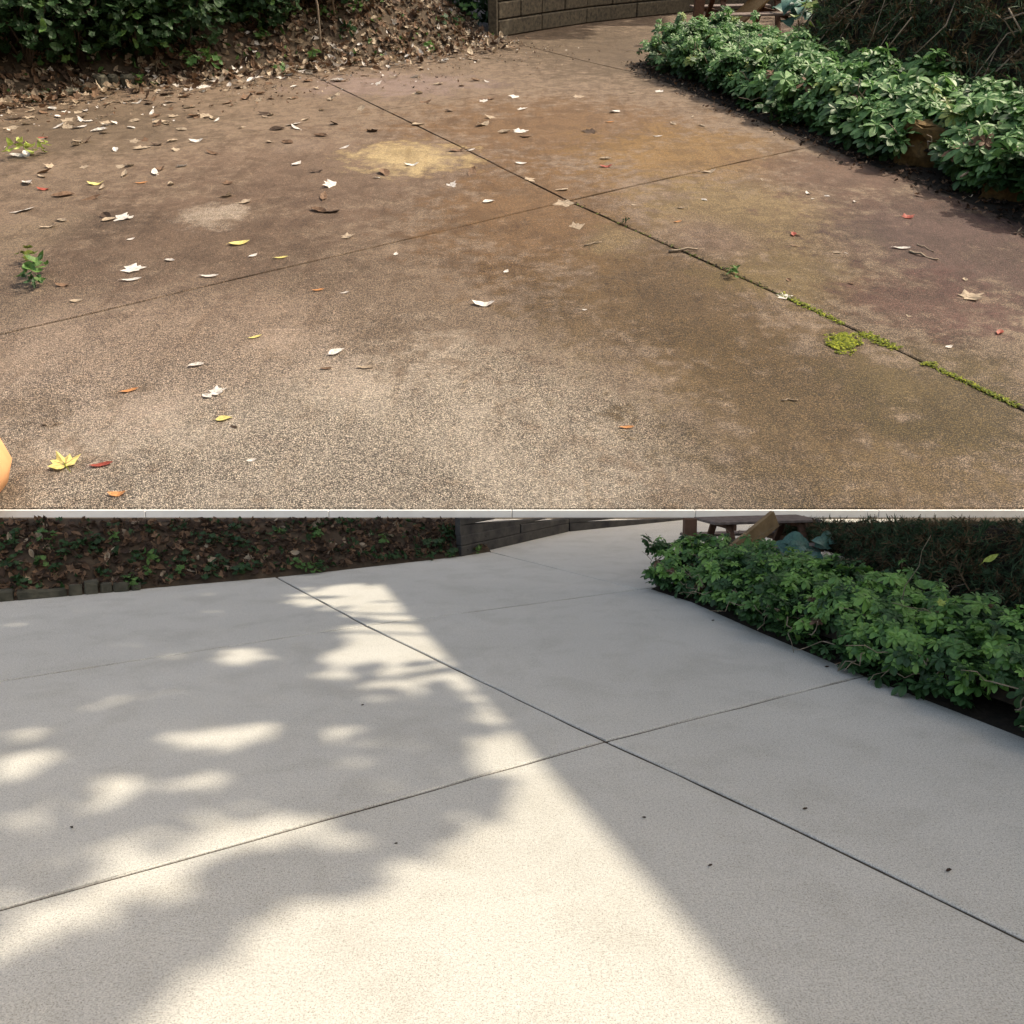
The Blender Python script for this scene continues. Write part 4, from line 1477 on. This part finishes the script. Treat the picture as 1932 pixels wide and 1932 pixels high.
# ------------------------------------------------------------------ house and trees beside the patio (they throw the shade; the unseen house is added for that)
ex = Vector((SUN.x / SUN.z, SUN.y / SUN.z, 0))
HZ = 10.6
e0, e1 = low(1440, 1917) + ex * HZ, low(716, 1098) + ex * HZ
dv = (e1 - e0).normalized()
e0 = e1 - dv * 18
nv = Vector((dv.y, -dv.x, 0))
if nv.x < 0: nv = -nv
house = tag(empty('house', (e1.x, e1.y, 0)), 'unseen tall timber clad house added right of the lower hedge for its shadow', 'house')
hinv = Matrix.Translation(house.location).inverted()
MAT['siding'] = simple('house_siding', (0.70, 0.68, 0.64), (0.78, 0.76, 0.72), 3, .8, .1)  # pale siding chosen to bounce light onto the patio
MAT['roofing'] = simple('house_roof', (0.05, 0.05, 0.05), (0.1, 0.095, 0.09), 12, .9, .3)
MAT['glass'] = NT('window_glass').finish((.03, .04, .05), .08, None, .6)


def hpart(name, f, m):
    bm = bmesh.new()
    f(bm)
    o = bm_obj(name, bm, MAT[m])
    o.parent, o.matrix_parent_inverse = house, hinv
    return o


inn = .35
c0, c1 = e0 + nv * inn + dv * inn, e1 + nv * inn - dv * inn
mid = (c0 + c1) / 2 + nv * 4.5
rotm = Matrix((dv, -nv, ZUP)).transposed()
hpart('wall', lambda bm: box(bm, (mid.x, mid.y, HZ / 2 - .1), ((c1 - c0).length, 9, HZ - .2), rotm), 'siding')
hpart('siding_board', lambda bm: [box(bm, (((c0 + c1) / 2 - nv * .012).x, ((c0 + c1) / 2 - nv * .012).y, .15 + .2 * k), ((c1 - c0).length + .02, .03, .185), rotm) for k in range(52)], 'siding')['kind'] = 'stuff'


def roof(bm):
    a = [e0, e1, e1 + nv * 9.7, e0 + nv * 9.7]
    lo_ = [bm.verts.new((q.x, q.y, HZ - .12)) for q in a]
    hi_ = [bm.verts.new((q.x, q.y, HZ)) for q in a]
    rm = [bm.verts.new(((e0 + nv * 4.85).x, (e0 + nv * 4.85).y, HZ + 2.2)), bm.verts.new(((e1 + nv * 4.85).x, (e1 + nv * 4.85).y, HZ + 2.2))]
    bm.faces.new(lo_[::-1])
    for i in range(4): bm.faces.new((lo_[i], lo_[(i + 1) % 4], hi_[(i + 1) % 4], hi_[i]))
    bm.faces.new((hi_[0], hi_[1], rm[1], rm[0]))
    bm.faces.new((hi_[2], hi_[3], rm[0], rm[1]))
    bm.faces.new((hi_[1], hi_[2], rm[1]))
    bm.faces.new((hi_[3], hi_[0], rm[0]))


hpart('roof', roof, 'roofing')
for zz in (1.6, 4.8, 8.2):
    for t in (.2, .5, .8):
        q = c0.lerp(c1, t) - nv * .03
        fr = hpart('window', lambda bm: box(bm, (q.x, q.y, zz + .6), (1.3, .08, 1.5), rotm, .01), 'kerb')
        g = bmesh.new()
        box(g, (q.x - nv.x * .045, q.y - nv.y * .045, zz + .6), (1.12, .02, 1.32), rotm)
        g = bm_obj('pane', g, MAT['glass'], fr)
        g.matrix_parent_inverse = hinv

# shade trees: foliage is set where the sun's way to the shaded ground runs
LIT = [  # polygons and ellipses of sun on the ground (px), strength
    ('p', [(40, 2600), (170, 1960), (330, 1830), (440, 1755), (560, 1700), (700, 1650), (800, 1605), (870, 1540), (980, 1505), (1060, 1440), (1620, 1990), (2100, 2600)], 1),
    ('p', [(-40, 1650), (60, 1690), (200, 1630), (330, 1585), (470, 1535), (600, 1520), (640, 1545), (560, 1600), (460, 1625), (330, 1680), (180, 1760), (60, 1800), (-40, 1840)], 1),
    ('p', [(500, 1140), (580, 1108), (720, 1092), (930, 1092), (930, 1240), (740, 1250), (560, 1262), (640, 1210), (600, 1190), (690, 1168), (600, 1152)], .9),
    ('p', [(895, 1375), (960, 1385), (1100, 1440), (980, 1475), (880, 1468), (850, 1450)], 1),
    ('p', [(930, 1470), (1010, 1430), (1075, 1440), (1120, 1560), (985, 1540), (930, 1500)], 1),
    ('p', [(540, 1262), (640, 1225), (800, 1225), (900, 1262), (820, 1300), (700, 1290), (600, 1290)], .55),
    ('p', [(150, 1330), (250, 1300), (330, 1285), (330, 1305), (220, 1340), (120, 1355)], .4),
    ('p', [(200, 1450), (330, 1375), (420, 1350), (430, 1370), (330, 1420), (230, 1475)], .26),
    ('p', [(-40, 1560), (120, 1500), (290, 1470), (400, 1450), (420, 1475), (300, 1520), (130, 1560), (-40, 1620)], .25),
    ('p', [(60, 1640), (200, 1575), (400, 1520), (560, 1500), (600, 1530), (400, 1570), (200, 1630)], .33),
    ('p', [(600, 1420), (760, 1380), (880, 1370), (880, 1400), (760, 1420), (640, 1450)], .2),
    ('e', (455, 1243, 70, 20, -3), .95), ('e', (455, 1394, 100, 34, -14), .97), ('e', (640, 1388, 70, 20, -6), .25),
    ('e', (890, 1345, 34, 20, 0), .95), ('e', (50, 1445, 90, 32, -10), .85), ('e', (170, 1480, 110, 28, -8), .35), ('e', (330, 1245, 40, 10, -10), .85),
    ('e', (235, 1218, 44, 8, -8), .55), ('e', (740, 1303, 80, 24, 0), .3), ('e', (330, 1545, 110, 24, -10), .35), ('e', (680, 1575, 80, 20, -8), .5), ('e', (30, 1390, 34, 10, -8), .7),
]


def inpoly(x, y, P):
    c = False
    j = len(P) - 1
    for i in range(len(P)):
        if (P[i][1] > y) != (P[j][1] > y) and x < (P[j][0] - P[i][0]) * (y - P[i][1]) / (P[j][1] - P[i][1]) + P[i][0]: c = not c
        j = i
    return c


def sunlit(px, py):
    for kind, g, st in LIT:
        if kind == 'p':
            if inpoly(px, py, g): return st
        else:
            cx, cy, rx, ry, an = g
            a = R_(an)
            dx, dy = px - cx, py - cy
            u, v = dx * math.cos(a) + dy * math.sin(a), -dx * math.sin(a) + dy * math.cos(a)
            if (u / rx) ** 2 + (v / ry) ** 2 < 1: return st
    return 0.0


leaves_near, leaves_far = [], []
for i in range(40000):
    x, y = rng.uniform(-9, 4.6), rng.uniform(1.5, 12.5) if i < 35000 else rng.uniform(7.6, 12.5)
    px, py, _w = proj((x, y, 0))
    if py > 1235 and px > 716 + (py - 1098) * .884 - 25: continue      # the house shades this
    if py > 1100 and px > -60:
        st = sunlit(px, py)
        if st > 0 and 1 + math.log(min(.999, st)) / 7 > rng.random(): continue
    if px <= -60 and rng.random() < .25: continue
    z = rng.uniform(11.2, 14.6)
    p = Vector((x, y, 0)) + ex * z
    p.z = z
    (leaves_near if y < 7.2 else leaves_far).append((rng.randrange(4), pose(p, SUN + Vector((0, 0, .3)), rng.uniform(.22, .38), None, .45), 0))


def tree(base, leaves, trunk_top, label, r0, nl):
    root = tag(empty('tree', base), label, 'tree')
    inv = Matrix.Translation(base).inverted()
    o = bake('crown', CARDS, leaves, [MAT['canopy']])
    o.parent, o.matrix_parent_inverse = root, inv
    bm = bmesh.new()
    tube(bm, wander(base, trunk_top, 8, .12), [r0 * (1 - .07 * i) for i in range(9)], 10)
    o = bm_obj('trunk', bm, MAT['bark'], None, True)
    o.parent, o.matrix_parent_inverse = root, inv
    for _ in range(nl):
        t = rng.uniform(.55, 1)
        a = Vector(base).lerp(trunk_top, t)
        b = rng.choice(leaves)[1].translation
        bm = bmesh.new()
        midp = a.lerp(b, .5)
        midp.z = max(midp.z, b.z - .5)
        pts = [a.lerp(midp, i / 4) for i in range(4)] + [midp.lerp(b, i / 4) for i in range(5)]
        tube(bm, pts, [r0 * .35 * (1 - .11 * i) for i in range(9)], 6)
        o = bm_obj('limb', bm, MAT['bark'], None, True)
        o.parent, o.matrix_parent_inverse = root, inv


tree(Vector((-8.5, 5.5, 0)), leaves_near, Vector((-4.5, 6.0, 12.4)), 'tall broadleaf tree whose limbs reach over the clean patio from the left', .38, 7)
tree(Vector((16.5, 10.6, 0)), leaves_far, Vector((12.5, 9.6, 12.2)), 'tall broadleaf tree behind the house', .42, 7)


# trees of the wood above the upper patio: their crowns shade the dark corners
def high_tree(targets, n, base_uv, label, zr, clump=.2):
    exl = MI.to_3x3() @ SUN
    k = Vector((exl.x / exl.z, exl.y / exl.z, 0))
    L = []
    for _ in range(n):
        px, py, rx, ry, h0 = rng.choice(targets)
        t = MI @ hill(px + rng.uniform(-rx, rx), py + rng.uniform(-ry, ry))
        z = rng.uniform(*zr) * S
        q = M @ (t + k * (z - h0 * S) + Vector((0, 0, z - 0)))
        L.append((rng.randrange(4), pose(q, SUN, rng.uniform(.22, .4) * S, None, .4), 0))
    base = M @ Vector((base_uv[0] * S, base_uv[1] * S, 0))
    cen = Vector((0, 0, 0))
    for l in L: cen += l[1].translation
    cen /= len(L)
    tree(base, L, base.lerp(cen, .8), label, .16 * S, 6)


high_tree([(60, 70, 160, 40, .6), (260, 60, 160, 35, .6), (430, 35, 120, 25, .5), (150, 20, 200, 20, 1.0)], 2600, (1.5, 12.5), 'broadleaf tree standing above the dark wood', (4.2, 6.0))
high_tree([(1750, 70, 170, 40, .7), (1880, 120, 90, 50, .6), (1620, 40, 110, 25, .8), (1800, 20, 160, 20, 1.2)], 900, (9.5, 9.5), 'broadleaf tree standing above the conifer brush', (4.0, 5.8))
high_tree([(900, 45, 60, 25, .4), (1050, 20, 110, 20, .5), (1250, 10, 120, 15, .4), (1040, 45, 100, 25, .3), (1180, 25, 100, 20, .3)], 1900, (5.5, 12.5), 'broadleaf tree standing behind the upper timber wall', (4.2, 5.8))
